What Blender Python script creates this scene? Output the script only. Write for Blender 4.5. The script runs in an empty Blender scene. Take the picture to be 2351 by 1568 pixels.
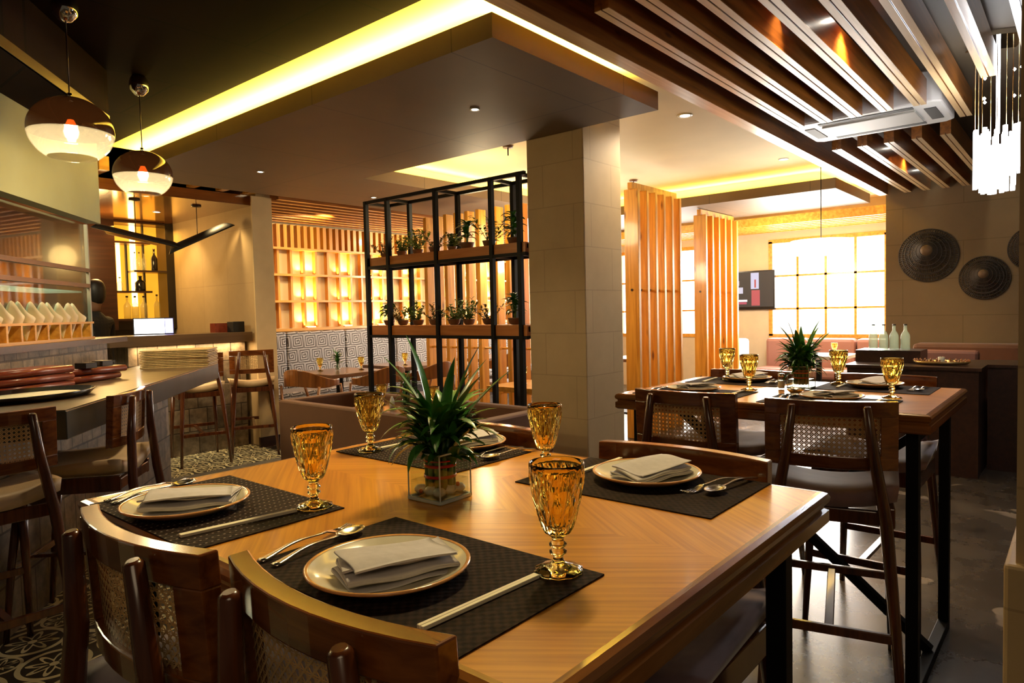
import bpy, bmesh, math, random
from mathutils import Vector, Matrix
random.seed(7)
PI = math.pi
sc = bpy.context.scene
C = sc.collection

# ------------------------------------------------------------------ camera, world, exposure
H = 1.42
PIT, ROLL, YAW = math.radians(2.56), math.radians(-1.32), math.radians(40.3)
F_ = Vector((math.cos(YAW)*math.cos(PIT), math.sin(YAW)*math.cos(PIT), -math.sin(PIT)))
R0_ = Vector((math.sin(YAW), -math.cos(YAW), 0)); U0_ = R0_.cross(F_)
R_ = math.cos(ROLL)*R0_ + math.sin(ROLL)*U0_; U_ = -math.sin(ROLL)*R0_ + math.cos(ROLL)*U0_
cd = bpy.data.cameras.new('camera'); cam = bpy.data.objects.new('camera', cd); C.objects.link(cam)
m = Matrix((( R_.x, U_.x, -F_.x, 0), (R_.y, U_.y, -F_.y, 0), (R_.z, U_.z, -F_.z, H), (0, 0, 0, 1)))
cam.matrix_world = m
cd.sensor_fit = 'HORIZONTAL'; cd.sensor_width = 36; cd.lens = 36*1555/2351; cd.clip_start = .02; cd.clip_end = 60
sc.camera = cam
w = bpy.data.worlds.new('world'); sc.world = w; w.use_nodes = True
w.node_tree.nodes['Background'].inputs[0].default_value = (1, .78, .5, 1)
w.node_tree.nodes['Background'].inputs[1].default_value = .022
sc.view_settings.view_transform = 'Standard'; sc.view_settings.look = 'None'
sc.view_settings.exposure = 1.1; sc.view_settings.gamma = 1; sc.view_settings.use_curve_mapping = False
sc.cycles.use_denoising = True
sc.cycles.max_bounces = 9; sc.cycles.diffuse_bounces = 3; sc.cycles.glossy_bounces = 4
sc.cycles.transmission_bounces = 8; sc.cycles.transparent_max_bounces = 8
sc.cycles.sample_clamp_indirect = 4.0; sc.cycles.caustics_reflective = False; sc.cycles.caustics_refractive = False

def area(name, loc, sx, sy, e, col, rot=(0, 0, 0), spread=PI):
    l = bpy.data.lights.new(name, 'AREA'); l.shape = 'RECTANGLE'; l.size = sx; l.size_y = sy
    l.energy = e; l.color = col; l.spread = spread
    o = bpy.data.objects.new(name, l); C.objects.link(o); o.location = loc; o.rotation_euler = rot
    return o
def spot(name, loc, tgt, e, col, ang=80, blend=.6, r=.03):
    l = bpy.data.lights.new(name, 'SPOT'); l.energy = e; l.color = col; l.spot_size = math.radians(ang)
    l.spot_blend = blend; l.shadow_soft_size = r
    o = bpy.data.objects.new(name, l); C.objects.link(o); o.location = loc
    o.rotation_euler = (Vector(tgt)-Vector(loc)).to_track_quat('-Z', 'Y').to_euler()
    return o
def point(name, loc, e, col, r=.03):
    l = bpy.data.lights.new(name, 'POINT'); l.energy = e; l.color = col; l.shadow_soft_size = r
    o = bpy.data.objects.new(name, l); C.objects.link(o); o.location = loc
    return o
YEL = (1, .72, .115); WARM = (1, .68, .32); NEU = (1, .80, .54); COOL = (.85, .92, 1)
UP = (PI, 0, 0)
# LED strips lying on top of the dropped panels, shining up at the ceiling
area('cove_strip', (2.55, 4.4, 2.84), .05, 4.4, 48, YEL, UP)
area('cove_strip', (3.22, 2.26, 2.84), 1.3, .05, 16, YEL, UP)
area('cove_strip', (6.1, 5.32, 2.84), 4.0, .05, 30, YEL, UP)
area('cove_strip', (8.24, 3.7, 2.84), .05, 3.0, 26, YEL, UP)
area('cove_strip', (8.9, 2.27, 2.84), 1.3, .05, 10, YEL, UP)
# daylight behind the paper windows
area('window_daylight', (10.86, 3.03, 1.72), 1.4, 1.6, 55, (1, .97, .9), (0, PI/2, 0))
area('window_daylight', (10.86, 6.3, 1.72), 1.4, 2.6, 45, (1, .97, .9), (0, PI/2, 0))

# ------------------------------------------------------------------ mesh helpers
class MB:
    def __init__(s): s.v = []; s.f = []; s.sm = []
    def add(s, vs, fs, smooth=False):
        b = len(s.v); s.v += [tuple(x) for x in vs]; s.f += [tuple(b+i for i in f) for f in fs]; s.sm += [smooth]*len(fs)
        return s
    def box(s, x0, x1, y0, y1, z0, z1):
        return s.add([(x0,y0,z0),(x1,y0,z0),(x1,y1,z0),(x0,y1,z0),(x0,y0,z1),(x1,y0,z1),(x1,y1,z1),(x0,y1,z1)],
                     [(0,3,2,1),(4,5,6,7),(0,1,5,4),(1,2,6,5),(2,3,7,6),(3,0,4,7)])
    def prism(s, poly, z0, z1):
        n = len(poly); vs = [(x,y,z0) for x,y in poly]+[(x,y,z1) for x,y in poly]
        a = sum(poly[i][0]*poly[(i+1)%n][1]-poly[(i+1)%n][0]*poly[i][1] for i in range(n))
        fs = [tuple(range(n))[::-1], tuple(range(n, 2*n))]+[(i,(i+1)%n,n+(i+1)%n,n+i) for i in range(n)]
        if a < 0: fs = [f[::-1] for f in fs]
        return s.add(vs, fs)
    def bar(s, a, b, w, h=None, up=(0,0,1)):
        h = h or w; a = Vector(a); b = Vector(b); d = (b-a).normalized(); u = Vector(up)
        if abs(d.dot(u)) > .97: u = Vector((1,0,0))
        r = d.cross(u).normalized(); u = r.cross(d)
        vs = [p+r*i*w/2+u*j*h/2 for p in (a,b) for i,j in ((-1,-1),(1,-1),(1,1),(-1,1))]
        return s.add(vs, [(0,1,2,3),(7,6,5,4),(0,4,5,1),(1,5,6,2),(2,6,7,3),(3,7,4,0)])
    def tube(s, pts, rad, n=10, cap=True):
        pts = [Vector(p) for p in pts]
        if not isinstance(rad, (list, tuple)): rad = [rad]*len(pts)
        vs = []; fs = []; ref = None
        for i, p in enumerate(pts):
            d = (pts[min(i+1,len(pts)-1)]-pts[max(i-1,0)]).normalized()
            if ref is None:
                ref = d.orthogonal().normalized()
            ref = (ref-d*ref.dot(d)).normalized(); q = d.cross(ref)
            for k in range(n):
                t = 2*PI*k/n; vs.append(p+(ref*math.cos(t)+q*math.sin(t))*rad[i])
        for i in range(len(pts)-1):
            for k in range(n):
                fs.append((i*n+k, i*n+(k+1)%n, (i+1)*n+(k+1)%n, (i+1)*n+k))
        s.add(vs, fs, True)
        if cap:
            b = len(s.v)-len(vs)
            s.f.append(tuple(b+k for k in range(n))[::-1]); s.sm.append(False)
            s.f.append(tuple(b+(len(pts)-1)*n+k for k in range(n))); s.sm.append(False)
        return s
    def lathe(s, prof, n=32, c=(0,0,0), fn=None, caps=True):
        vs = []; fs = []
        for j, (r, z) in enumerate(prof):
            for k in range(n):
                t = 2*PI*k/n; rr = r if fn is None else fn(j, k, r, z, t)
                vs.append((c[0]+rr*math.cos(t), c[1]+rr*math.sin(t), c[2]+z))
        for j in range(len(prof)-1):
            for k in range(n):
                fs.append((j*n+k, j*n+(k+1)%n, (j+1)*n+(k+1)%n, (j+1)*n+k))
        s.add(vs, fs, True)
        if caps:
            b = len(s.v)-len(vs)
            s.f.append(tuple(b+k for k in range(n))[::-1]); s.sm.append(False)
            s.f.append(tuple(b+(len(prof)-1)*n+k for k in range(n))); s.sm.append(False)
        return s
    def build(s, name, mt, parent=None, bev=0, seg=2, smooth=None, flat=False):
        me = bpy.data.meshes.new(name); me.from_pydata(s.v, [], s.f)
        me.materials.append(mt)
        for p, q in zip(me.polygons, s.sm): p.use_smooth = (q if smooth is None else smooth) and not flat
        me.update()
        o = bpy.data.objects.new(name, me); C.objects.link(o)
        if parent: o.parent = parent
        if bev:
            b = o.modifiers.new('bevel', 'BEVEL'); b.width = bev; b.segments = seg; b.limit_method = 'ANGLE'; b.angle_limit = .6
        return o
def thing(name, label, cat, loc=(0,0,0), rz=0, group=None):
    o = bpy.data.objects.new(name, None); C.objects.link(o); o.location = loc; o.rotation_euler = (0,0,rz)
    o.empty_display_size = .1
    return tag(o, label, cat, group)
def tag(o, label, cat, group=None):
    o['label'] = label; o['category'] = cat
    if group: o['group'] = group
    return o
def struct(o): o['kind'] = 'structure'; return o
def dup(root, loc=None, rz=None, label=None, group=None, scale=None):
    r = root.copy(); C.objects.link(r)
    if loc is not None: r.location = loc
    if rz is not None: r.rotation_euler = (0,0,rz)
    if label: r['label'] = label
    if group: r['group'] = group
    if scale: r.scale = scale
    for ch in list(root.children):
        c = ch.copy(); C.objects.link(c); c.parent = r
        for g in list(ch.children):
            d = g.copy(); C.objects.link(d); d.parent = c
    return r

# ------------------------------------------------------------------ materials
def mk(name):
    mt = bpy.data.materials.new(name); mt.use_nodes = True; nt = mt.node_tree
    return mt, nt, nt.nodes['Principled BSDF']
def N(nt, t, **kw):
    n = nt.nodes.new(t)
    for k, v in kw.items():
        if k.startswith('i_'):
            key = k[2:]; key = int(key) if key.isdigit() else key.replace('_', ' ')
            if isinstance(v, bpy.types.NodeSocket): nt.links.new(v, n.inputs[key])
            else: n.inputs[key].default_value = v
        else: setattr(n, k, v)
    return n
def M(nt, op, a, b=None, c=None):
    n = nt.nodes.new('ShaderNodeMath'); n.operation = op
    for i, v in enumerate((a, b, c)):
        if v is None: continue
        if isinstance(v, bpy.types.NodeSocket): nt.links.new(v, n.inputs[i])
        else: n.inputs[i].default_value = v
    return n.outputs[0]
def ramp(nt, fac, *st):
    r = nt.nodes.new('ShaderNodeValToRGB'); e = r.color_ramp.elements
    while len(e) < len(st): e.new(.5)
    for i, (p, c) in enumerate(st): e[i].position = p; e[i].color = (*c, 1)
    nt.links.new(fac, r.inputs[0]); return r.outputs[0]
def obj_xyz(nt):
    t = nt.nodes.new('ShaderNodeTexCoord'); s = nt.nodes.new('ShaderNodeSeparateXYZ')
    nt.links.new(t.outputs['Object'], s.inputs[0]); return t.outputs['Object'], s.outputs
def comb(nt, x, y, z):
    c = nt.nodes.new('ShaderNodeCombineXYZ')
    for i, v in enumerate((x, y, z)):
        if isinstance(v, bpy.types.NodeSocket): nt.links.new(v, c.inputs[i])
        else: c.inputs[i].default_value = v
    return c.outputs[0]
def plain(name, col, rough=.5, metal=0, spec=.5, noise=0, nscale=20, bump=0, coat=0, sheen=0):
    mt, nt, p = mk(name)
    p.inputs['Base Color'].default_value = (*col, 1); p.inputs['Roughness'].default_value = rough
    p.inputs['Metallic'].default_value = metal; p.inputs['Specular IOR Level'].default_value = spec
    p.inputs['Coat Weight'].default_value = coat; p.inputs['Coat Roughness'].default_value = .12
    p.inputs['Sheen Weight'].default_value = sheen
    if noise or bump:
        o, _ = obj_xyz(nt); n = N(nt, 'ShaderNodeTexNoise', i_Vector=o, i_Scale=nscale, i_Detail=5.0)
        if noise:
            a = tuple(max(0, c*(1-noise)) for c in col); b = tuple(min(1, c*(1+noise)) for c in col)
            nt.links.new(ramp(nt, n.outputs[0], (.3, a), (.7, b)), p.inputs['Base Color'])
        if bump:
            b = N(nt, 'ShaderNodeBump', i_Strength=bump, i_Distance=.01, i_Height=n.outputs[0]); nt.links.new(b.outputs[0], p.inputs['Normal'])
    return mt
def wood(name, dark, light, axis=0, scale=1.0, rough=.3, coat=.3, knots=False):
    mt, nt, p = mk(name); o, s = obj_xyz(nt)
    sc_ = [14.0*scale]*3; sc_[axis] = .9*scale
    mp = N(nt, 'ShaderNodeMapping', i_Vector=o, i_Scale=tuple(sc_))
    info = nt.nodes.new('ShaderNodeObjectInfo'); rnd = M(nt, 'MULTIPLY', info.outputs['Random'], 37.0)
    ad = N(nt, 'ShaderNodeVectorMath', operation='ADD', i_0=mp.outputs[0], i_1=comb(nt, rnd, rnd, rnd))
    n = N(nt, 'ShaderNodeTexNoise', i_Vector=ad.outputs[0], i_Scale=2.2, i_Detail=6.0, i_Distortion=.6)
    c = ramp(nt, n.outputs[0], (.3, dark), (.7, light))
    if knots:
        sc2 = [9.0]*3; sc2[axis] = 2.6
        m2 = N(nt, 'ShaderNodeMapping', i_Vector=ad.outputs[0], i_Scale=tuple(v/ (14.0 if i != axis else .9) for i, v in enumerate(sc2)))
        v = N(nt, 'ShaderNodeTexVoronoi', i_Vector=m2.outputs[0], i_Scale=1.0)
        k = ramp(nt, v.outputs[0], (.05, (.16,.05,.01)), (.14, (1,1,1)))
        mx = N(nt, 'ShaderNodeMix', data_type='RGBA', blend_type='MULTIPLY'); mx.inputs[0].default_value = .85
        nt.links.new(c, mx.inputs[6]); nt.links.new(k, mx.inputs[7]); c = mx.outputs[2]
    nt.links.new(c, p.inputs['Base Color'])
    p.inputs['Roughness'].default_value = rough; p.inputs['Coat Weight'].default_value = coat; p.inputs['Coat Roughness'].default_value = .1
    return mt
def emis(name, col, e, base=(.8,.8,.8)):
    mt, nt, p = mk(name); p.inputs['Base Color'].default_value = (*base, 1)
    p.inputs['Emission Color'].default_value = (*col, 1); p.inputs['Emission Strength'].default_value = e
    return mt
def glass(name, col, rough=0.0, ior=1.45):
    mt, nt, p = mk(name); p.inputs['Base Color'].default_value = (*col, 1); p.inputs['Roughness'].default_value = rough
    p.inputs['IOR'].default_value = ior; p.inputs['Transmission Weight'].default_value = 1
    return mt
def thin(name, col, milk=0.0, rough=.03, edge=1.45):
    mt = bpy.data.materials.new(name); mt.use_nodes = True; nt = mt.node_tree; nt.nodes.clear()
    out = nt.nodes.new('ShaderNodeOutputMaterial'); tr = N(nt, 'ShaderNodeBsdfTransparent', i_Color=(*col,1)); gl = N(nt, 'ShaderNodeBsdfGlossy', i_Roughness=rough)
    lw = N(nt, 'ShaderNodeLayerWeight', i_Blend=.28); f = M(nt, 'ADD', M(nt, 'MULTIPLY', M(nt, 'POWER', lw.outputs['Facing'], 2.5), .75), .05)
    mx = nt.nodes.new('ShaderNodeMixShader'); nt.links.new(f, mx.inputs[0]); nt.links.new(tr.outputs[0], mx.inputs[1]); nt.links.new(gl.outputs[0], mx.inputs[2]); o = mx.outputs[0]
    if milk:
        tl = N(nt, 'ShaderNodeBsdfTranslucent', i_Color=(.9,.85,.75,1)); m2 = nt.nodes.new('ShaderNodeMixShader'); m2.inputs[0].default_value = milk
        nt.links.new(o, m2.inputs[1]); nt.links.new(tl.outputs[0], m2.inputs[2]); o = m2.outputs[0]
    nt.links.new(o, out.inputs[0]); return mt
def brickmat(name, c1, c2, mortar, bw, bh, ms, rough=.7, off=.5, nz=.25, vert=True, bump=.2, gscale=6, coat=0):
    mt, nt, p = mk(name); o, s = obj_xyz(nt)
    v = comb(nt, M(nt, 'ADD', s[0], s[1]), s[2], 0.0) if vert else o
    b = N(nt, 'ShaderNodeTexBrick', i_Vector=v, i_Color1=(*c1,1), i_Color2=(*c2,1), i_Mortar=(*mortar,1), i_Scale=1.0)
    b.inputs['Mortar Size'].default_value = ms; b.inputs['Brick Width'].default_value = bw; b.inputs['Row Height'].default_value = bh
    b.inputs['Mortar Smooth'].default_value = .2; b.offset = off
    n = N(nt, 'ShaderNodeTexNoise', i_Vector=o, i_Scale=float(gscale), i_Detail=8.0, i_Roughness=.65)
    g = ramp(nt, n.outputs[0], (.3, (1-nz,)*3), (.7, (1,1,1)))
    mx = N(nt, 'ShaderNodeMix', data_type='RGBA', blend_type='MULTIPLY'); mx.inputs[0].default_value = 1
    nt.links.new(b.outputs[0], mx.inputs[6]); nt.links.new(g, mx.inputs[7]); nt.links.new(mx.outputs[2], p.inputs['Base Color'])
    h = M(nt, 'SUBTRACT', M(nt, 'MULTIPLY', n.outputs[0], .5), b.outputs[1])
    bp = N(nt, 'ShaderNodeBump', i_Strength=bump, i_Distance=.01, i_Height=h); nt.links.new(bp.outputs[0], p.inputs['Normal'])
    p.inputs['Roughness'].default_value = rough; p.inputs['Coat Weight'].default_value = coat
    return mt

m_white = plain('ceiling_white', (.70,.56,.30), .75, noise=.03, nscale=3)
m_panel = brickmat('panel_grey', (.15,.095,.045), (.15,.095,.045), (.07,.045,.02), 1.2, 1.2, .004, .6, 0, .12, False, .05, 3)
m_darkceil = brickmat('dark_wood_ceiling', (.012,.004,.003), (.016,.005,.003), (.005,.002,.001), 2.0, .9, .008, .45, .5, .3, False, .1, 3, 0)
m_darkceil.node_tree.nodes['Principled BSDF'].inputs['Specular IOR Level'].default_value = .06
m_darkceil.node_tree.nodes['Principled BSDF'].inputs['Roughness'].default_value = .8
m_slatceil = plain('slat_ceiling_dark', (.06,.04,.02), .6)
m_slat = wood('slat_pine', (.15,.045,.006), (.38,.13,.020), 0, 1, .28, .5, True)
m_slatlit = wood('slat_underside_lit', (.60,.38,.17), (.80,.56,.29), 0, 1, .3, .4)  # glare on the slat undersides, put into a paler wood colour
m_pine = wood('honey_pine', (.52,.20,.016), (.84,.41,.055), 2, .8, .35, .3, True)
m_pineh = wood('honey_pine_flat', (.55,.23,.024), (.84,.43,.07), 0, .8, .35, .3)
m_plank = wood('planter_board', (.42,.13,.025), (.62,.24,.06), 1, .8, .35, .3, True)
m_chair = wood('armchair_wood', (.12,.038,.008), (.28,.10,.022), 2, 1.0, .3, .4)
m_stool = wood('stool_wood', (.045,.010,.003), (.125,.034,.008), 2, 1.2, .25, .5)
m_rail = wood('stool_rail_wood', (.085,.020,.005), (.24,.072,.013), 1, 1.4, .2, .8)
m_darkw = wood('dark_brown_wood', (.018,.006,.003), (.042,.014,.006), 0, 1, .35, .3)
m_brownw = wood('brown_table_wood', (.10,.045,.022), (.19,.09,.045), 0, 1, .3, .3)
m_soffit = wood('bar_soffit_wood', (.16,.055,.012), (.26,.095,.022), 0, .6, .16, .8)
m_edge = wood('table_edge_wood', (.13,.042,.008), (.33,.125,.024), 1, 1.2, .22, .7)
m_edgex = wood('table_edge_wood_x', (.13,.042,.008), (.33,.125,.024), 0, 1.2, .22, .7)
m_cane = plain('cane', (.55,.36,.16), .45)
m_seat = plain('mauve_velvet', (.20,.125,.145), .75, noise=.25, nscale=9, bump=.15, sheen=.6)
m_seatlit = plain('warm_lit_seat', (.52,.36,.20), .5, noise=.1, nscale=12, coat=.1)  # warm bar light on the mauve seats, put into the colour
m_steel = plain('black_steel', (.003,.003,.004), .5, spec=.2)
m_black = plain('matt_black', (.006,.005,.005), .6)
m_blackgloss = plain('black_lacquer', (.01,.008,.008), .18)
m_mat = None
m_napkin = plain('grey_linen', (.52,.48,.46), .9, noise=.06, nscale=60, bump=.12, sheen=.2)
m_plate = plain('cream_stoneware', (.66,.60,.44), .14, noise=.06, nscale=14, coat=.5)
m_rim = plain('plate_rim_orange', (.62,.30,.10), .16, noise=.2, nscale=40, coat=.4)
m_cut = plain('polished_steel', (.80,.76,.68), .2, metal=1)
m_chop = plain('pale_chopstick', (.86,.78,.55), .55)
m_paper = plain('cream_paper', (.86,.72,.50), .7)
m_leaf = plain('leaf_green', (.045,.17,.022), .38, noise=.5, nscale=14, coat=.25)
m_leaf2 = plain('leaf_light', (.18,.27,.05), .5, noise=.4, nscale=20)
m_leaf3 = plain('leaf_rusty', (.30,.20,.06), .5, noise=.5, nscale=20)
m_stem = plain('bamboo_stem', (.13,.24,.07), .4, noise=.3, nscale=30)
m_pot = plain('clay_brown_pot', (.17,.085,.045), .5, noise=.2, nscale=25)
m_soil = plain('soil', (.05,.03,.018), .9)
m_pebble = plain('white_pebble', (.82,.78,.72), .35)
m_red = plain('red_bead', (.6,.02,.015), .25)
m_amber = glass('amber_glass', (1,.80,.26))
m_clear = thin('clear_glass', (.93,.96,.92))
m_globe = thin('lamp_glass', (.96,.93,.86), .028)
m_gedge = plain('pale_glass_edge', (.55,.62,.55), .05, coat=.5)
m_water = thin('water', (.95,.97,.93))
m_bottle = thin('bottle_glass', (.80,.88,.82), .22)
m_cream = plain('cream_plaster', (.66,.55,.38), .8, noise=.05, nscale=5)
m_conc = brickmat('beige_stone_blocks', (.56,.41,.22), (.54,.395,.21), (.44,.32,.17), .55, .312, .004, .6, .5, .12, True, .08, 5)
m_hatwall = brickmat('grey_beige_blocks', (.27,.195,.10), (.26,.185,.095), (.19,.135,.065), 1.2, .42, .004, .75, .5, .15, True, .08, 2)
m_barwall = brickmat('bar_beige_wall', (.42,.30,.16), (.40,.285,.15), (.32,.22,.12), .6, .6, .003, .7, .0, .12, True, .05, 4)
m_stone = brickmat('slate_tiles', (.36,.27,.18), (.17,.135,.10), (.06,.042,.028), .19, .24, .006, .5, .5, .70, True, .5, 15)
m_slab = plain('dark_stone_slab', (.032,.036,.032), .3, noise=.4, nscale=5, coat=.2)
m_slabtop = wood('brown_worktop', (.07,.04,.02), (.13,.078,.038), 0, .5, .36, .2)
m_uph = plain('brown_leatherette', (.17,.065,.022), .55, noise=.08, nscale=6, sheen=.2)
m_pinkuph = plain('rose_brown_leather', (.33,.15,.11), .5)
m_whiteuph = plain('glare_white_leather', (.62,.62,.68), .4)  # window glare on the sofa, put into this bluish white
m_copper = thin('copper_tinted_glass', (.10,.035,.012), .012, .06)
m_chrome = plain('chrome', (.8,.8,.78), .06, metal=1)
m_hat = plain('woven_wire', (.045,.035,.028), .7)
m_acw = plain('ac_white', (.75,.72,.66), .45)
m_green = plain('pale_green_plaster', (.30,.32,.20), .7, noise=.04, nscale=4)
m_menu = plain('red_brown_leather', (.24,.045,.02), .3, noise=.2, nscale=30, coat=.2)
m_skin = plain('skin', (.24,.12,.07), .5)
m_hair = plain('black_hair', (.008,.006,.005), .5)
m_shirt = plain('black_cloth', (.008,.008,.009), .8)
m_win = emis('paper_window_glow', (1,.97,.90), 3.2)
m_led = emis('led_white', (1,.93,.78), 14)
m_ledw = emis('led_warm', (1,.62,.20), 10)
m_amberlit = emis('amber_backlit_panel', (1,.36,.02), .6, (.3,.12,.02))
m_strip = emis('amber_strip', (1,.72,.22), 4)
m_bulb = emis('glowing_bulb', (1,.80,.42), 60)
m_crystal = emis('lit_crystal', (.90,.94,1), 7)
m_screen = emis('pos_screen_glow', (.92,.93,1), 3)
m_blue = emis('blue_screen_glow', (.22,.25,.9), 1.3)
m_drum = emis('drum_shade_glow', (1,.97,.9), 2.6)

def veneer():
    mt, nt, p = mk('diamond_matched_veneer'); o, s = obj_xyz(nt)
    ax = M(nt, 'ABSOLUTE', s[0]); ay = M(nt, 'ABSOLUTE', s[1])
    ac = M(nt, 'ADD', M(nt, 'MULTIPLY', ax, .80), M(nt, 'MULTIPLY', ay, .60))
    al = M(nt, 'SUBTRACT', M(nt, 'MULTIPLY', ax, .60), M(nt, 'MULTIPLY', ay, .80))
    q = M(nt, 'ADD', M(nt, 'MULTIPLY', M(nt, 'SIGN', s[0]), 3.1), M(nt, 'MULTIPLY', M(nt, 'SIGN', s[1]), 7.7))
    v = comb(nt, M(nt, 'MULTIPLY', ac, 130.0), M(nt, 'MULTIPLY', al, 3.0), q)
    n = N(nt, 'ShaderNodeTexNoise', i_Vector=v, i_Scale=1.0, i_Detail=4.0)
    v2 = comb(nt, M(nt, 'MULTIPLY', ac, 14.0), M(nt, 'MULTIPLY', al, 1.2), q)
    n2 = N(nt, 'ShaderNodeTexNoise', i_Vector=v2, i_Scale=1.0, i_Detail=2.0)
    f = M(nt, 'ADD', M(nt, 'MULTIPLY', n.outputs[0], .6), M(nt, 'MULTIPLY', n2.outputs[0], .4))
    nt.links.new(ramp(nt, f, (.32, (.36,.125,.009)), (.55, (.57,.235,.021)), (.72, (.68,.30,.034))), p.inputs['Base Color'])
    p.inputs['Roughness'].default_value = .30; p.inputs['Coat Weight'].default_value = .22; p.inputs['Coat Roughness'].default_value = .12
    return mt
m_veneer = veneer()
def matmat(name, dots):
    mt, nt, p = mk(name); o, s = obj_xyz(nt)
    f = 1/.0125
    a = M(nt, 'SINE', M(nt, 'MULTIPLY', s[0], 2*PI*60)); b = M(nt, 'SINE', M(nt, 'MULTIPLY', s[1], 2*PI*60))
    n = N(nt, 'ShaderNodeTexNoise', i_Vector=o, i_Scale=90.0, i_Detail=3.0)
    k = M(nt, 'ADD', M(nt, 'MULTIPLY', M(nt, 'MULTIPLY', a, b), .25), n.outputs[0])
    c = ramp(nt, k, (.3, (.008,.0035,.002)), (.75, (.030,.016,.010)))
    if dots:
        # rows of pale stitches
        u = M(nt, 'FRACT', M(nt, 'MULTIPLY', M(nt, 'ADD', s[1], 5.0), 1/.021)); v = M(nt, 'FRACT', M(nt, 'MULTIPLY', M(nt, 'ADD', s[0], 5.0), 1/.0105))
        d = M(nt, 'MULTIPLY', M(nt, 'LESS_THAN', u, .14), M(nt, 'LESS_THAN', v, .34))
        mx = N(nt, 'ShaderNodeMix', data_type='RGBA'); nt.links.new(d, mx.inputs[0]); nt.links.new(c, mx.inputs[6]); mx.inputs[7].default_value = (.26,.21,.17,1); c = mx.outputs[2]
    nt.links.new(c, p.inputs['Base Color']); p.inputs['Roughness'].default_value = .8; p.inputs['Specular IOR Level'].default_value = .12
    bp = N(nt, 'ShaderNodeBump', i_Strength=.5, i_Distance=.002, i_Height=k); nt.links.new(bp.outputs[0], p.inputs['Normal'])
    return mt
m_mat = matmat('brown_woven_mat', False); m_matdots = matmat('brown_dotted_mat', True)
def greek():
    mt, nt, p = mk('greek_key_fabric'); o, s = obj_xyz(nt)
    h = M(nt, 'ADD', s[0], s[1])
    T = .195
    z = M(nt, 'DIVIDE', s[2], T); row = M(nt, 'FLOOR', z)
    xx = M(nt, 'ADD', M(nt, 'DIVIDE', h, T), M(nt, 'MULTIPLY', M(nt, 'MODULO', row, 2.0), .5))
    u = M(nt, 'SUBTRACT', M(nt, 'FRACT', xx), .5); v = M(nt, 'SUBTRACT', M(nt, 'FRACT', z), .5)
    r = M(nt, 'MAXIMUM', M(nt, 'ABSOLUTE', u), M(nt, 'ABSOLUTE', v))
    an = M(nt, 'DIVIDE', M(nt, 'ARCTAN2', v, u), 2*PI)
    k = M(nt, 'FRACT', M(nt, 'ADD', M(nt, 'MULTIPLY', r, 6.6), an))
    d = M(nt, 'GREATER_THAN', k, .52)
    nt.links.new(ramp(nt, d, (.4, (.50,.47,.45)), (.6, (.060,.045,.038))), p.inputs['Base Color'])
    p.inputs['Roughness'].default_value = .5; p.inputs['Coat Weight'].default_value = .15
    return mt
m_greek = greek()
def floormat():
    mt, nt, p = mk('polished_concrete'); o, s = obj_xyz(nt)
    n = N(nt, 'ShaderNodeTexNoise', i_Vector=o, i_Scale=2.3, i_Detail=8.0, i_Roughness=.65)
    n2 = N(nt, 'ShaderNodeTexNoise', i_Vector=o, i_Scale=1.5, i_Detail=3.0)
    n2.inputs['Distortion'].default_value = .8
    c = ramp(nt, n.outputs[0], (.3, (.030,.022,.015)), (.55, (.070,.053,.037)), (.75, (.115,.090,.063)))
    k = ramp(nt, n2.outputs[0], (.655, (0,0,0)), (.67, (1,1,1)))
    mx = N(nt, 'ShaderNodeMix', data_type='RGBA'); nt.links.new(k, mx.inputs[0]); nt.links.new(c, mx.inputs[6]); mx.inputs[7].default_value = (.24,.19,.14,1)
    nt.links.new(mx.outputs[2], p.inputs['Base Color'])
    nt.links.new(M(nt, 'ADD', M(nt, 'MULTIPLY', n.outputs[0], .3), .12), p.inputs['Roughness'])
    return mt
m_floor = floormat()
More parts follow.
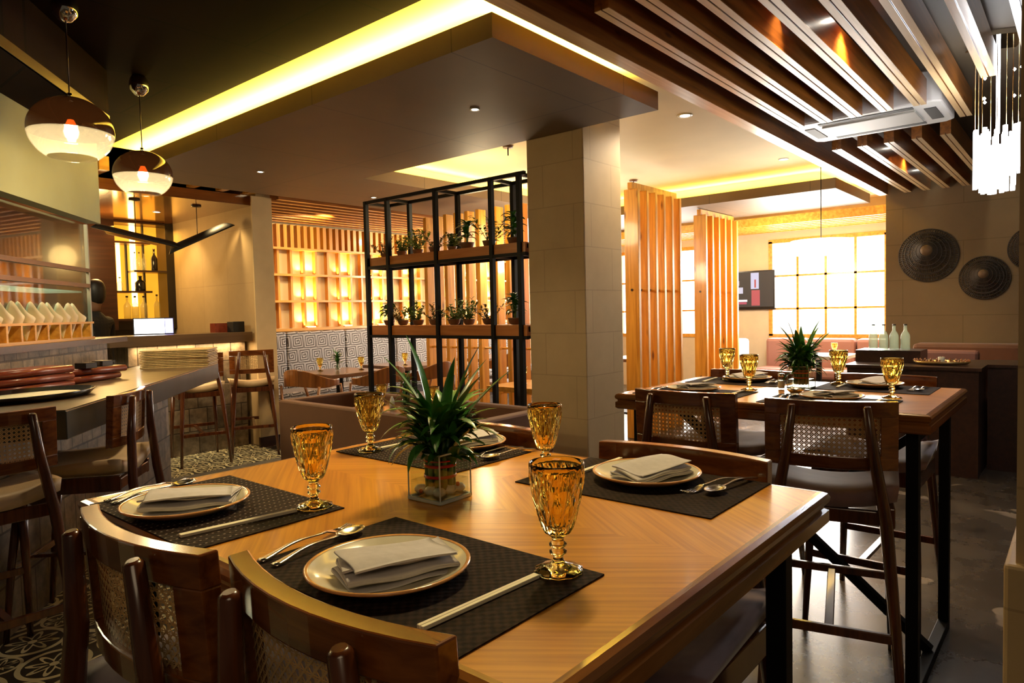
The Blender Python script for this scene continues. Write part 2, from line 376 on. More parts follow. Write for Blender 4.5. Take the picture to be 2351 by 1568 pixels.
def tilemat():
    mt, nt, p = mk('patterned_floor_tiles'); o, s = obj_xyz(nt)
    T = .30
    u = M(nt, 'SUBTRACT', M(nt, 'FRACT', M(nt, 'DIVIDE', M(nt, 'ADD', s[0], 20.0), T)), .5); v = M(nt, 'SUBTRACT', M(nt, 'FRACT', M(nt, 'DIVIDE', M(nt, 'ADD', s[1], 20.0), T)), .5)
    r = M(nt, 'SQRT', M(nt, 'ADD', M(nt, 'MULTIPLY', u, u), M(nt, 'MULTIPLY', v, v)))
    an = M(nt, 'ARCTAN2', v, u)
    au = M(nt, 'SUBTRACT', .5, M(nt, 'ABSOLUTE', u)); av = M(nt, 'SUBTRACT', .5, M(nt, 'ABSOLUTE', v))
    rc = M(nt, 'SQRT', M(nt, 'ADD', M(nt, 'MULTIPLY', au, au), M(nt, 'MULTIPLY', av, av)))
    an2 = M(nt, 'ARCTAN2', av, au)
    ring = M(nt, 'LESS_THAN', M(nt, 'ABSOLUTE', M(nt, 'SUBTRACT', r, .42)), .035)
    ring2 = M(nt, 'LESS_THAN', M(nt, 'ABSOLUTE', M(nt, 'SUBTRACT', rc, .24)), .022)
    pet = M(nt, 'LESS_THAN', M(nt, 'ABSOLUTE', M(nt, 'SUBTRACT', r, M(nt, 'ADD', .21, M(nt, 'MULTIPLY', M(nt, 'SINE', M(nt, 'MULTIPLY', an, 8.0)), .10)))), .045)
    pet2 = M(nt, 'LESS_THAN', M(nt, 'ABSOLUTE', M(nt, 'SUBTRACT', rc, M(nt, 'ADD', .12, M(nt, 'MULTIPLY', M(nt, 'SINE', M(nt, 'MULTIPLY', an2, 8.0)), .06)))), .03)
    dot = M(nt, 'LESS_THAN', r, .06)
    k = M(nt, 'MAXIMUM', M(nt, 'MAXIMUM', M(nt, 'MAXIMUM', ring, ring2), M(nt, 'MAXIMUM', pet, pet2)), dot)
    nt.links.new(ramp(nt, k, (.4, (.030,.026,.018)), (.6, (.66,.60,.36))), p.inputs['Base Color']); p.inputs['Roughness'].default_value = .45
    return mt
m_tile = tilemat()

# ------------------------------------------------------------------ room shell
struct(MB().box(-2.5, 12, -4, 12, -.1, 0).build('floor', m_floor))
struct(MB().prism([(-1.5,2.2),(1.75,2.2),(1.75,6.17),(3.82,6.17),(3.82,7.6),(-1.5,7.6)], 0, .004).build('floor', m_tile))
struct(MB().prism([(1.75,2.1),(1.9,2.1),(1.9,6.02),(3.95,6.02),(3.95,6.17),(1.75,6.17)], 0, .006).build('trim_1', plain('grey_threshold', (.13,.125,.115), .4, noise=.15, nscale=8)))
struct(MB().box(2.29, 12, 1.95, 8.6, 2.95, 3.05).build('ceiling', m_white))
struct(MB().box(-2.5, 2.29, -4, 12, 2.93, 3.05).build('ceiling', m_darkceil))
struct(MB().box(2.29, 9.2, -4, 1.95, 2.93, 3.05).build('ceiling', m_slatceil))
# the dropped panel ring and the narrower box that hangs it from the ceiling
struct(MB().prism([(2.42,2.13),(4.03,2.13),(4.03,5.2),(8.11,5.2),(8.11,2.13),(9.68,2.13),(9.68,6.57),(2.42,6.57)], 2.70, 2.817).build('ceiling', m_panel))
struct(MB().prism([(2.72,2.40),(3.8,2.40),(3.8,5.45),(8.38,5.45),(8.38,2.40),(9.45,2.40),(9.45,6.4),(2.72,6.4)], 2.817, 2.95).build('ceiling', m_cream))
# walls
struct(MB().box(9.14, 9.30, -4, 1.84, 0, 2.93).build('wall_right', m_hatwall))
struct(MB().box(9.30, 11.1, 1.74, 1.84, 0, 2.95).build('wall_side', m_cream))
W = MB()
W.box(11, 11.15, 1.84, 2.20, 0, 2.95).box(11, 11.15, 2.2, 3.86, 0, .93).box(11, 11.15, 2.2, 3.86, 2.43, 2.95)
W.box(11, 11.15, 3.86, 4.95, 0, 2.95).box(11, 11.15, 4.95, 8.45, 0, .93).box(11, 11.15, 4.95, 8.45, 2.43, 2.95)
struct(W.build('wall_back', m_cream))
def window(i, y0, y1, nv, z0=.93, z1=2.43):
    root = MB().box(11.06, 11.08, y0, y1, z0, z1).build('window_%d' % i, m_win); struct(root)
    fr = MB()
    for zz in (z0, z1): fr.box(10.985, 11.05, y0-.03, y1+.03, zz-.03, zz+.03)
    for yy in (y0, y1): fr.box(10.985, 11.05, yy-.03, yy+.03, z0, z1)
    fr.build('window_frame', m_pineh, root)
    mu = MB()
    for k in range(1, nv): yy = y0+(y1-y0)*k/nv; mu.box(10.99, 11.05, yy-.018, yy+.018, z0, z1)
    for k in (1, 2, 3)[:3]: zz = z0+(z1-z0)*k/3+.02*(k-1)-.07; mu.box(10.99, 11.05, y0, y1, zz-.015, zz+.015) if k < 3 else None
    mu.build('window_muntin', m_pineh, root)
window(1, 2.20, 3.86, 4); window(2, 4.95, 8.3, 6)
struct(MB().box(4.0, 11.1, 8.50, 8.62, 0, 2.95).build('wall_left', plain('cream_fabric_wall', (.72,.56,.30), .8)))
struct(MB().box(3.86, 4.03, 6.86, 9.3, 0, 2.76).build('wall_bar', m_barwall))
struct(MB().box(3.80, 4.035, 6.84, 6.86, .0, 2.72).build('wall_bar', plain('pillar_plaster', (.52,.40,.22), .7, noise=.06, nscale=6)))
struct(MB().box(3.79, 4.05, 6.825, 6.86, 0, .11).build('baseboard_bar', m_darkw))
struct(MB().box(.2, 4.03, 9.34, 9.44, 0, 2.76).build('wall_bar', m_darkw))
# square stone column and the stone pier at the right edge
struct(MB().box(4.05, 4.56, 2.735, 3.25, 0, 2.95).build('wall_column', m_conc, bev=.008))
pr = MB().box(2.15, 3.0, -.35, .131, 0, 2.93).build('wall_pier', m_conc); struct(pr)
struct(MB().box(2.12, 3.03, -.38, .155, 0, .74).build('baseboard_pier', m_conc, bev=.01))
# bar soffit with warm cove above it
struct(MB().box(1.5, 3.86, 6.93, 9.34, 2.63, 2.735).build('ceiling', m_soffit))
struct(MB().box(1.5, 4.03, 6.57, 9.4, 2.95, 3.0).build('ceiling', m_cream))
for i in range(7):
    tag(MB().box(1.95+i*.3, 2.03+i*.3, 6.58, 6.92, 2.74, 2.86).build('ceiling_rafter', m_pineh), ['short yellow-lit rafter over the bar, farthest left','short rafter over the bar, second from the left','short rafter over the bar, third from the left','short rafter over the bar, middle one','short rafter over the bar, third from the pillar','short rafter over the bar, second from the pillar','short rafter over the bar, next to the pillar'][i], 'rafter', 'short rafters over the bar')
area('bar_cove', (2.8, 7.0, 2.78), 2.0, .05, 9, YEL, UP)
# dark dropped beam over the bar screen, running along the counter
dv = Vector((.62,.785,0)); nv_ = Vector((-.785,.62,0))
def dg(p, a, b, o0, o1):   # footprint along the slanted bar from point p
    p = Vector((p[0],p[1],0)); q = [p+dv*a+nv_*o0, p+dv*b+nv_*o0, p+dv*b+nv_*o1, p+dv*a+nv_*o1]
    return [(v.x, v.y) for v in q]
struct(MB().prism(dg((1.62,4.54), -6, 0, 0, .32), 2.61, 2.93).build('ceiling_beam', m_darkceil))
struct(MB().prism(dg((1.62,4.54), -6, 0, -.004, .01), 2.61, 2.66).build('trim_2', plain('beam_lip_brown', (.09,.04,.015), .3)))
struct(MB().prism(dg((1.01,4.59), -3, 1.62, .02, .12), 2.175, 2.93).build('wall_bulkhead', m_green))

# ------------------------------------------------------------------ ceiling slats
ords = ['first','second','third','fourth','fifth','sixth','seventh','eighth','ninth','tenth']
def slat(x0, x1, y, label, g):
    t = thing('ceiling_slat', label, 'ceiling slat', ((x0+x1)/2, y, 2.70), 0, g)
    L = (x1-x0)/2
    b = MB()
    b.box(-L, L, -.036, -.003, .003, .16).box(-L, L, .003, .036, .003, .16).box(-L, L, -.003, .003, .012, .16)
    b.build('plank', m_slat, t)
    MB().box(-L, L, -.036, -.004, -.0, .003).box(-L, L, .004, .036, -.0, .003).build('lit_underside', m_slatlit, t)  # thin pale faces carry the painted glare
    return t
bm = thing('ceiling_beam', 'long wooden edge beam bordering the white ceiling beside the dark slats', 'beam', (5.4, 1.86, 2.70))
MB().box(-4.2, 3.72, -.045, .045, .003, .23).build('plank', m_slat, bm)
MB().box(-4.2, 3.72, -.045, .045, 0, .003).build('lit_underside', m_slatlit, bm)
for i, y in enumerate((1.60, 1.41, 1.22, 1.03, .84)):
    slat(2.53 if i == 0 else 1.6, 5.16, y, 'near wooden ceiling slat ending at the air conditioner, %s from the edge beam' % ords[i], 'slats in front of the air conditioner')
    slat(6.12+.02*i, 9.1, y, 'short wooden ceiling slat beyond the air conditioner, %s from the edge beam' % ords[i], 'slats beyond the air conditioner')
for i, y in enumerate((.65, .44, .23)):
    slat(1.6, 5.7 if i == 0 else 4.8, y, 'wooden ceiling slat to the right of the air conditioner, %s one over' % ords[i], 'slats right of the air conditioner')
# cassette air conditioner
ac = thing('air_conditioner', 'white four way cassette air conditioner set between the ceiling slats', 'air conditioner', (5.52, 1.2, 2.72))
MB().prism([(-.28,-.47),(.28,-.47),(.33,-.42),(.33,.42),(.28,.47),(-.28,.47),(-.33,.42),(-.33,-.42)], 0, .21).build('housing', m_acw, ac, bev=.012)
MB().box(-.17,.17,-.30,.30,-.012,.0).build('grille', plain('ac_grille', (.45,.42,.36), .5), ac, bev=.004)
for a in ((-.27,-.215,-.3,.3),(.215,.27,-.3,.3),(-.17,.17,-.42,-.35),(-.17,.17,.35,.42)):
    MB().box(a[0],a[1],a[2],a[3],-.004,.0).build('vent_slot', m_black, ac)
def downlight(x, y, z, label, lit=True, g='recessed downlights', r=.035):
    t = thing('downlight', label, 'downlight', (x,y,z), 0, g)
    MB().lathe([(r*1.0,-.004),(r*1.45,-.006),(r*1.5,0.0),(r*1.0,0.0)], 20, caps=False).build('trim_ring', m_acw, t)
    MB().lathe([(r,-.003),(r,-.001)], 20).build('lens', m_led if lit else m_acw, t)
for x,y,l in ((3.18,2.96,'bright small downlight in the underside of the dark panel, nearest to us'),(3.19,5.57,'bright small downlight in the dark panel underside, above the bar stools'),(4.75,5.97,'bright small downlight in the panel underside by the black shelf corner')):
    downlight(x, y, 2.70, l, g='downlights in the dark dropped panel', r=.022)
downlight(5.1, 2.46, 2.95, 'round downlight in the white ceiling right of the stone column', r=.04)
downlight(7.35, 2.44, 2.95, 'small unlit downlight in the white ceiling farther back', False, r=.035)
for x,y,l in ((7.51,1.25,'lit downlight between the slats just beyond the air conditioner'),(9.0,1.25,'lit downlight between the slats next to the wall with round baskets'),(3.92,.93,'downlight glowing on a slat in front of the air conditioner')):
    downlight(x, y, 2.93, l, g='downlights between the slats', r=.03)
spot('downlight_beam', (3.9,.93,2.86), (3.9,1.0,0), 30, WARM, 110, .8)
spot('downlight_beam', (7.6,1.3,2.86), (7.6,1.1,0), 25, WARM, 130, .8)
spot('downlight_beam', (8.0,.8,2.86), (9.0,.6,1.2), 9, NEU, 140, 1)  # no fixture here: wide beam added to light the basket wall evenly
spot('downlight_beam', (5.1,2.46,2.92), (4.35,2.72,1.5), 60, NEU, 100, .9)
spot('downlight_beam', (3.18,2.96,2.68), (3.18,2.96,0), 14, NEU, 90, .8)
spot('downlight_beam', (3.19,5.57,2.68), (3.19,5.57,0), 25, WARM, 100, .8)
spot('downlight_beam', (4.75,5.97,2.68), (4.75,5.97,0), 25, WARM, 100, .8)
spot('table_beam', (1.75,1.3,2.85), (1.0,.95,1.04), 165, (1,.76,.38), 80, .7, .16)
spot('table_beam', (3.5,1.15,2.85), (3.0,.95,1.04), 60, (1,.76,.44), 70, .7, .1)

# ------------------------------------------------------------------ bar stool
def arcpt(y, t): return -.205+.85*y*y+t
def arcbox(b, y0, y1, z0, z1, th, n=10, tilt=0):
    vs = []; fs = []
    for i in range(n+1):
        y = y0+(y1-y0)*i/n
        for (t, z) in ((-th/2, z0), (th/2, z0), (th/2, z1), (-th/2, z1)): vs.append((arcpt(y, t)-(z-.84)*.06, y, z))
    for i in range(n):
        a = i*4; c = a+4
        for k in range(4): fs.append((a+k, c+k, c+(k+1)%4, a+(k+1)%4))
    fs += [(0,1,2,3), tuple(n*4+k for k in (3,2,1,0))]
    b.add(vs, fs)
def make_stool(label, group, seat_mat=None):
    t = thing('bar_stool', label, 'bar stool', (0,0,0), 0, group)
    # saddle cushion
    nx, ny = 12, 12; vs = []; fs = []
    def top(u, v):
        x = -.21+.44*u; y = (-.24+.48*v)*(1-.10*(1-u)); e = min(u, 1-u, v, 1-v)
        z = .742+.040*((v-.5)*2)**2+.012*math.cos(u*PI)*1 + .014*min(1, e*6)**.5
        return (x, y, z)
    for i in range(nx+1):
        for j in range(ny+1): vs.append(top(i/nx, j/ny))
    o0 = len(vs)
    for i in range(nx+1):
        for j in range(ny+1):
            x, y, z = top(i/nx, j/ny); e = min(i/nx, 1-i/nx, j/ny, 1-j/ny); vs.append((x*.985, y*.97, .735+.038*((j/ny-.5)*2)**2-.030-.014*min(1, e*8)))
    for i in range(nx):
        for j in range(ny):
            a = i*(ny+1)+j; fs.append((a, a+ny+1, a+ny+2, a+1)); fs.append((o0+a, o0+a+1, o0+a+ny+2, o0+a+ny+1))
    for i in range(nx):
        for j in (0, ny):
            a = i*(ny+1)+j; q = (a, o0+a, o0+a+ny+1, a+ny+1); fs.append(q if j == 0 else q[::-1])
    for j in range(ny):
        for i in (0, nx):
            a = i*(ny+1)+j; q = (a, a+1, o0+a+1, o0+a); fs.append(q if i == 0 else q[::-1])
    MB().add(vs, fs, True).build('seat', seat_mat or m_seat, t)
    b = MB()
    b.box(-.20,.20,-.205,-.183,.645,.715).box(-.20,.20,.183,.205,.645,.715).box(.18,.203,-.19,.19,.65,.712).box(-.20,-.178,-.19,.19,.65,.70)
    b.build('seat_frame', m_stool, t, bev=.004)
    for s in (-1, 1):
        MB().tube([(-.335,s*.222,0),(-.285,s*.200,.35),(-.245,s*.175,.68),(-.236,s*.138,.90),(-.243,s*.118,1.064),(-.244,s*.118,1.070)],[.013,.018,.021,.019,.015,.009],10).build('leg', m_stool, t)
        MB().tube([(.285,s*.218,0),(.25,s*.208,.35),(.205,s*.190,.70)],[.012,.017,.021],10).build('leg', m_stool, t)
    MB().bar((-.292,-.21,.30),(-.292,.21,.30),.018,.032).build('stretcher', m_stool, t, bev=.003)
    MB().bar((.253,-.21,.32),(.253,.21,.32),.018,.032).build('stretcher', m_stool, t, bev=.003)
    MB().bar((-.29,0,.30),(.25,0,.32),.03,.016).build('stretcher', m_stool, t, bev=.003)
    fr = MB()
    arcbox(fr, -.215, .215, 1.028, 1.082, .032); arcbox(fr, -.215, .215, .842, .888, .030)
    arcbox(fr, -.215, -.160, .887, 1.029, .030, 3); arcbox(fr, .160, .215, .887, 1.029, .030, 3)
    back = fr.build('backrest', m_rail, t, bev=.003)
    # woven cane: pairs of straight strands and two diagonals
    cn = MB(); y0, y1, z0, z1 = -.162, .162, .886, 1.031
    def strand(pts, w, off):
        vs = []; fs = []
        for i, (y, z) in enumerate(pts):
            a = pts[min(i+1,len(pts)-1)]; c = pts[max(i-1,0)]; d = Vector((a[0]-c[0], a[1]-c[1])).normalized(); n = Vector((-d.y, d.x))*w/2
            for sgn in (1, -1):
                yy = y+n.x*sgn; zz = z+n.y*sgn; vs.append((arcpt(yy, off)-(zz-.84)*.06, yy, zz))
        for i in range(len(pts)-1): fs.append((2*i, 2*i+1, 2*i+3, 2*i+2))
        cn.add(vs, fs)
    P_ = .0162
    k = z0+P_/2
    while k < z1:
        for dz in (-.0017, .0017): strand([(y0+(y1-y0)*i/8, k+dz) for i in range(9)], .0018, .0006)
        k += P_
    k = y0+P_/2
    while k < y1:
        for dy in (-.0017, .0017): strand([(k+dy, z0), (k+dy, z1)], .0018, -.0006)
        k += P_
    for sg in (1, -1):
        c0 = -30
        for c0 in range(-40, 60):
            c = (c0+.5)*P_; pts = []
            for i in range(41):
                y = y0+(y1-y0)*i/40; z = z0+c+sg*(y-y0) if sg > 0 else z0+c-(y-y0)+.0
                if z0 <= z <= z1: pts.append((y, z))
            if len(pts) > 1: strand(pts[::4]+[pts[-1]] if len(pts) > 5 else pts, .0030, .0013*sg)
    cn.build('cane_panel', m_cane, back)
    return t
S0 = make_stool('cane-back bar stool in the very front, its back overlapping the nearest placemat', 'bar stools at the two high tables')
def place(s, x, y, rz): s.location = (x, y, 0); s.rotation_euler = (0,0,rz)
place(S0, .655, .715, 0)
G = 'bar stools at the two high tables'
dup(S0, (.62, 1.185, 0), math.radians(2), 'cane-back bar stool at the near table, glossy top rail curving round the left placemat', G)
dup(S0, (1.29, .735, 0), PI, 'bar stool across the near table, its seat showing below the right table edge', G)
dup(S0, (1.29, 1.33, 0), PI+.03, 'bar stool on the far side of the near table, mostly hidden behind the bamboo vase', G)
dup(S0, (2.72, .735, 0), math.radians(14), 'cane-back bar stool facing the right table, nearest its corner, light shining through the cane', G)
dup(S0, (2.72, 1.25, 0), math.radians(2), 'cane-back bar stool facing the right table, closest to the stone column', G)
dup(S0, (3.36, .72, 0), PI, 'bar stool on the far side of the right table, at its right end', G)
dup(S0, (3.33, 1.34, 0), PI, 'bar stool on the far side of the right table, at its left end', G)
sb = make_stool('bar stool at the stone ledge with warm-lit tan seat and curved cane back', 'bar stools at the stone bar', m_seatlit)
aD = math.atan2(.62, -.785)
place(sb, 1.13, 3.62, aD)
dup(sb, (.655, 3.335, 0), math.radians(92), 'bar stool at the left edge of the picture, dark back cut off by the frame', 'bar stools at the stone bar')
dup(sb, (3.66, 6.72, 0), math.radians(63), 'slender bar stool farthest back at the bar, beside the pillar', 'bar stools at the stone bar')
dup(sb, (3.10, 6.76, 0), math.radians(75), 'slender bar stool at the back bar, partly behind the stone ledge', 'bar stools at the stone bar')

# ------------------------------------------------------------------ high tables
def high_table(x, y, wx, wy, label):
    t = thing('high_table', label, 'table', (x,y,0), 0, 'high dining tables')
    hx, hy = wx/2, wy/2
    MB().box(-hx+.020, hx-.020, -hy+.020, hy-.020, .975, 1.04).build('table_top', m_veneer, t)
    def edge(mt, pts, nm):
        # moulded lipping: bull-nose, groove and step
        prof = [(.0,1.0402),(.008,1.040),(.016,1.036),(.020,1.028),(.018,1.018),(.010,1.012),(.010,1.006),(.018,1.002),(.018,.978),(.010,.972),(.0,.972)]
        vs = []; fs = []
        (ax, ay), (bx, by) = pts; d = Vector((bx-ax, by-ay)).normalized(); n = Vector((d.y, -d.x)); q = len(prof)
        L = (Vector((bx,by))-Vector((ax,ay))).length
        for (p0, sg) in ((Vector((ax,ay)), -1), (Vector((bx,by)), 1)):
            for (o, z) in prof:
                v = p0+n*o+d*sg*o; vs.append((v.x, v.y, z))
        for i in range(q): fs.append((i, (i+1)%q, q+(i+1)%q, q+i))
        fs.append(tuple(range(q))[::-1]); fs.append(tuple(range(q, 2*q)))
        return MB().add(vs, fs).build(nm, mt, t)
    ix, iy = hx-.020, hy-.020
    edge(m_edgex, ((-ix,-iy),(ix,-iy)), 'edge_strip'); edge(m_edge, ((ix,-iy),(ix,iy)), 'edge_strip')
    edge(m_edgex, ((ix,iy),(-ix,iy)), 'edge_strip'); edge(m_edge, ((-ix,iy),(-ix,-iy)), 'edge_strip')
    lx = hx-.10; ly = hy-.07
    for sx in (-1,1):
        for sy in (-1,1):
            MB().box(sx*lx-.02, sx*lx+.02, sy*ly-.02, sy*ly+.02, 0.0, .972).build('leg', m_steel, t, bev=.002)
    for sy in (-1,1):
        for zz_ in (.0, .932): MB().box(-lx+.02, lx-.02, sy*ly-.02, sy*ly+.02, zz_, zz_+.04).build('end_rail', m_steel, t, bev=.002)
    MB().bar((0,-ly,.04),(0,ly,.94),.035).build('brace', m_steel, t)
    MB().bar((.001,ly,.04),(.001,-ly,.94),.034).build('brace', m_steel, t)
    return t
high_table(.968, 1.014, .965, 1.245, 'large high dining table in the foreground with diamond matched veneer top')
high_table(3.055, 1.0, .90, 1.225, 'high dining table on the right, nearer the round wall baskets')

# ------------------------------------------------------------------ table settings
TZ = 1.0405
def make_mat(dots):
    b = MB(); b.box(-.15, .15, -.228, .228, 0, .0022)
    return b.build('placemat', m_matdots if dots else m_mat)
def make_plate():
    t = thing('plate', '', 'plate')
    prof = [(.0,.004),(.055,.004),(.075,.005),(.100,.012),(.112,.020),(.1155,.0205)]
    outer = [(.112,.0165),(.098,.008),(.075,.001),(.0,.0)]
    MB().lathe(prof+[(.1150,.0185)]+outer, 56, caps=False).build('dish', m_plate, t)
    MB().lathe([(.1125,.0206),(.1155,.0222),(.1185,.0208),(.1175,.0178),(.1130,.0168)], 56, caps=False).build('rim', m_rim, t)
    return t
def make_napkin():
    # folded cloth: flattened roll of several layers extruded along its length
    L = .165; loops = []
    path = []
    W_ = .052
    ys = []
    zz = [.0035,.0095,.0155,.0225]
    for i, z in enumerate(zz):
        a, c = (-W_+.006*i*(i % 2), W_-.004*((i+1) % 2))
        seq = [a+(c-a)*k/8 for k in range(9)]
        if i % 2: seq = seq[::-1]
        for y in seq: path.append((y, z+.0028*math.sin(y*40+i)))
    b = MB(); nL = 12
    th = .0026; vs = []; fs = []; n = len(path)
    for j in range(nL+1):
        x = -L/2+L*j/nL
        for i, (y, z) in enumerate(path):
            f = 1+.10*(x/L); zz_ = z*(1+.35*(.5-j/nL))+.002*math.sin(9*x/L+i*.3)
            vs.append((x+.010*(y/W_)*(i//9)*.4, y*f, zz_+th)); vs.append((x+.010*(y/W_)*(i//9)*.4, y*f, zz_-th*.3))
    for j in range(nL):
        for i in range(n-1):
            a = (j*n+i)*2; c = ((j+1)*n+i)*2
            fs.append((a, a+2, c+2, c)); fs.append((a+1, c+1, c+3, a+3))
        for i in (0, n-1):
            a = (j*n+i)*2; c = ((j+1)*n+i)*2; fs.append((a, c, c+1, a+1))
    for j in (0, nL):
        for i in range(n-1):
            a = (j*n+i)*2; fs.append((a, a+1, a+3, a+2))
    # free corner flap lying over the top
    o = b.add(vs, fs, True)
    k = .0225*1.2
    fv = []; ff = []; m_ = 8
    for i in range(m_+1):
        for j in range(m_+1):
            u = i/m_; v = j/m_
            fv.append((-L/2+.004+u*(L*.93), -W_*.95+v*W_*1.86*(1-.25*u*0), .0275+.006*(1-u)+.0035*math.sin(u*3+v*2)+.002*math.sin(v*6)))
    for i in range(m_):
        for j in range(m_):
            a = i*(m_+1)+j; ff.append((a, a+m_+1, a+m_+2, a+1))
    n0 = len(fv); fv += [(x,y,z-.003) for x,y,z in fv]
    ff += [tuple(n0+q for q in f[::-1]) for f in ff]
    for i in range(m_):
        for (a, c) in ((i, i+1), (m_*(m_+1)+i, m_*(m_+1)+i+1), (i*(m_+1), (i+1)*(m_+1)), (i*(m_+1)+m_, (i+1)*(m_+1)+m_)): ff.append((a, c, n0+c, n0+a))
    o.add(fv, ff, True)
    ob = o.build('napkin', m_napkin)
    sm = ob.modifiers.new('sub', 'SUBSURF'); sm.levels = 1; sm.render_levels = 1
    return ob
def make_fork():
    t = thing('fork', '', 'fork')
    b = MB(); n = 14; prof = []
    for i in range(n+1):
        u = i/n; x = -.095+.135*u; w = .0042+.0032*math.exp(-((u-.04)/.16)**2)-.0014*math.exp(-((u-.8)/.2)**2); z = .003+.010*math.sin(u*PI)**2*.6+.006*u
        prof.append((x, w, z))
    vs = []; fs = []
    for x, w_, z in prof: vs += [(x,-w_,z),(x,w_,z),(x,w_,z+.0022),(x,-w_,z+.0022)]
    for i in range(n):
        for k in range(4): fs.append((4*i+k, 4*i+(k+1)%4, 4*i+4+(k+1)%4, 4*i+4+k))
    fs += [(3,2,1,0), tuple(4*n+k for k in range(4))]
    b.add(vs, fs, True); b.build('handle', m_cut, t)
    h = MB()
    h.add([(.039,-.004,.009),(.039,.004,.009),(.055,.011,.004),(.066,.011,.003),(.066,-.011,.003),(.055,-.011,.004)]+[(.039,-.004,.011),(.039,.004,.011),(.055,.011,.006),(.066,.011,.005),(.066,-.011,.005),(.055,-.011,.006)],
          [(0,5,4,3,2,1),(6,7,8,9,10,11)]+[(i,(i+1)%6,6+(i+1)%6,6+i) for i in range(6)])
    for k in range(4):
        y = -.0092+.0061*k; h.tube([(.064,y,.004),(.080,y,.003),(.098,y*.95,.007)],[.0018,.0017,.0010],6)
    h.build('tines', m_cut, t)
    return t
def make_spoon(fork_handle):
    t = thing('spoon', '', 'spoon')
    o = fork_handle.copy(); C.objects.link(o); o.parent = t; o.name = 'handle'
    vs = []; fs = []; R, K = 6, 18
    for s in (0, 1):
        for i in range(R+1):
            r = i/R
            for k in range(K):
                a = 2*PI*k/K; x = .066+.029*r*math.cos(a); y = .0185*r*math.sin(a)*(1-.12*math.cos(a)); z = .003+.0075*r*r+s*.0014; vs.append((x,y,z))
    for s in (0, 1):
        o_ = s*(R+1)*K
        for i in range(R):
            for k in range(K):
                f = (o_+i*K+k, o_+i*K+(k+1)%K, o_+(i+1)*K+(k+1)%K, o_+(i+1)*K+k); fs.append(f[::-1] if s else f)
    for k in range(K): a = R*K+k; c = R*K+(k+1)%K; fs.append((a, c, (R+1)*K+c, (R+1)*K+a))
    MB().add(vs, fs, True).build('bowl', m_cut, t)
    return t
def make_chop():
    t = thing('chopsticks', '', 'chopsticks')
    for s in (-1, 1):
        MB().bar((-.105, s*.0034, .004),(.105, s*.0026, .004),.0055,.0055).build('stick', m_chop, t, bev=.0008)
    return t
def make_goblet():
    n = 80
    def facet(j, k, r, z, t):
        if .061 < z < .150:
            a = 10*k/n; row = round((z-.060)/.00825)/4
            T = lambda q: 1-2*abs(q % 1-.5)
            return r*(1-.13*min(T(a+.5*row), T(a-.5*row)))+.0008
        if z < .012 and r > .02:
            return r*(1+.030*math.cos(10*t))
        return r
    hs = .80
    out = [(.001,.000),(.026,.000),(.033,.001),(.0355,.003),(.035,.0055),(.026,.009),(.014,.013),(.0085,.018),(.0070,.024),(.0078,.029),(.0125,.033),(.0128,.037),(.0085,.040),(.0080,.043),(.0125,.046),(.0130,.050),(.0090,.054),(.0085,.058),(.0105,.063),(.0175,.069)]
    out = [(r, z if z < .013 else .013+(z-.013)*hs) for r, z in out]
    z = .060
    while z < .151:
        u = (z-.056)/.098; r = .0175+.0205*min(1, (u*1.28))**.72+.002*u; out.append((min(r, .0405), z)); z += .00825
    out += [(.0400,.153),(.0398,.159),(.0392,.1605)]
    inn = [(.0378,.160),(.0375,.152),(.0345,.140),(.0322,.125),(.0278,.108),(.0236,.090),(.0180,.076),(.0110,.067),(.005,.0640),(.0008,.0635)]
    mb = MB().lathe(out+inn, n, fn=facet, caps=True)
    j0 = next(i for i, (r, z) in enumerate(out) if z > .0595)
    for i in range(j0*n, (len(out)-4)*n): mb.sm[i] = False
    ob = mb.build('goblet', m_amber)
    return ob
pm = make_mat(False); pmd = make_mat(True); pl = make_plate(); nk = make_napkin(); fk = make_fork()
sp_ = make_spoon(fk.children[0]); ch = make_chop(); gb = make_goblet()
used = set()
def put(o, loc, rz, label, cat, group):
    if o.name not in used:
        used.add(o.name); o.location = loc; o.rotation_euler = (0,0,rz); tag(o, label, cat, group); return o
    r = dup(o, loc, rz, label, group); r['category'] = cat; return r
SET = [ # table, mat(x,y), dir(+1 near side facing +x), plate, goblet, napkin rot, fork/spoon, chopsticks, where words
 ('near', (.655,.748), 0, (.615,.765), (.771,.576), 5, 'nearest to us on the near table', False, (.62,.978,.155,.623,.944,.155), (.632,.595,-.06)),
 ('near', (.635,1.335), 0, (.590,1.355), (.750,1.156), -6, 'left of the near table', True, (.603,1.570,.22,.605,1.535,.17), (.608,1.175,-.14)),
 ('near', (1.285,.735), PI, (1.315,.735), (1.237,.955), 185, 'on the far right of the near table', False, (1.345,.592,2.9,1.36,.560,3.0), (1.35,.885,0)),
 ('near', (1.255,1.36), PI, (1.345,1.325), (1.159,1.504), 175, 'behind the bamboo vase on the near table', True, (1.335,1.195,2.95,1.335,1.15,3.0), (1.27,1.50,-.02)),
 ('right', (2.79,.76), 0, (2.83,.76), (2.976,.577), 4, 'at the right table, near right seat', False, (2.80,.935,.1,2.80,.905,.1), (2.80,.60,0)),
 ('right', (2.80,1.32), 0, (2.83,1.34), (2.970,1.141), 0, 'at the right table, seat by the column', False, (2.80,1.505,.1,2.80,1.475,.1), (2.83,1.15,.0)),
 ('right', (3.325,.71), PI, (3.36,.72), (3.389,.879), 190, 'at the right table, far right seat', False, (3.34,.56,3.1,3.34,.53,3.1), (3.36,.85,.0)),
 ('right', (3.32,1.32), PI, (3.36,1.30), (3.378,1.411), 170, 'at the right table, far left seat', False, (3.34,1.17,3.1,3.34,1.14,3.1), (3.30,1.47,.1)),
]
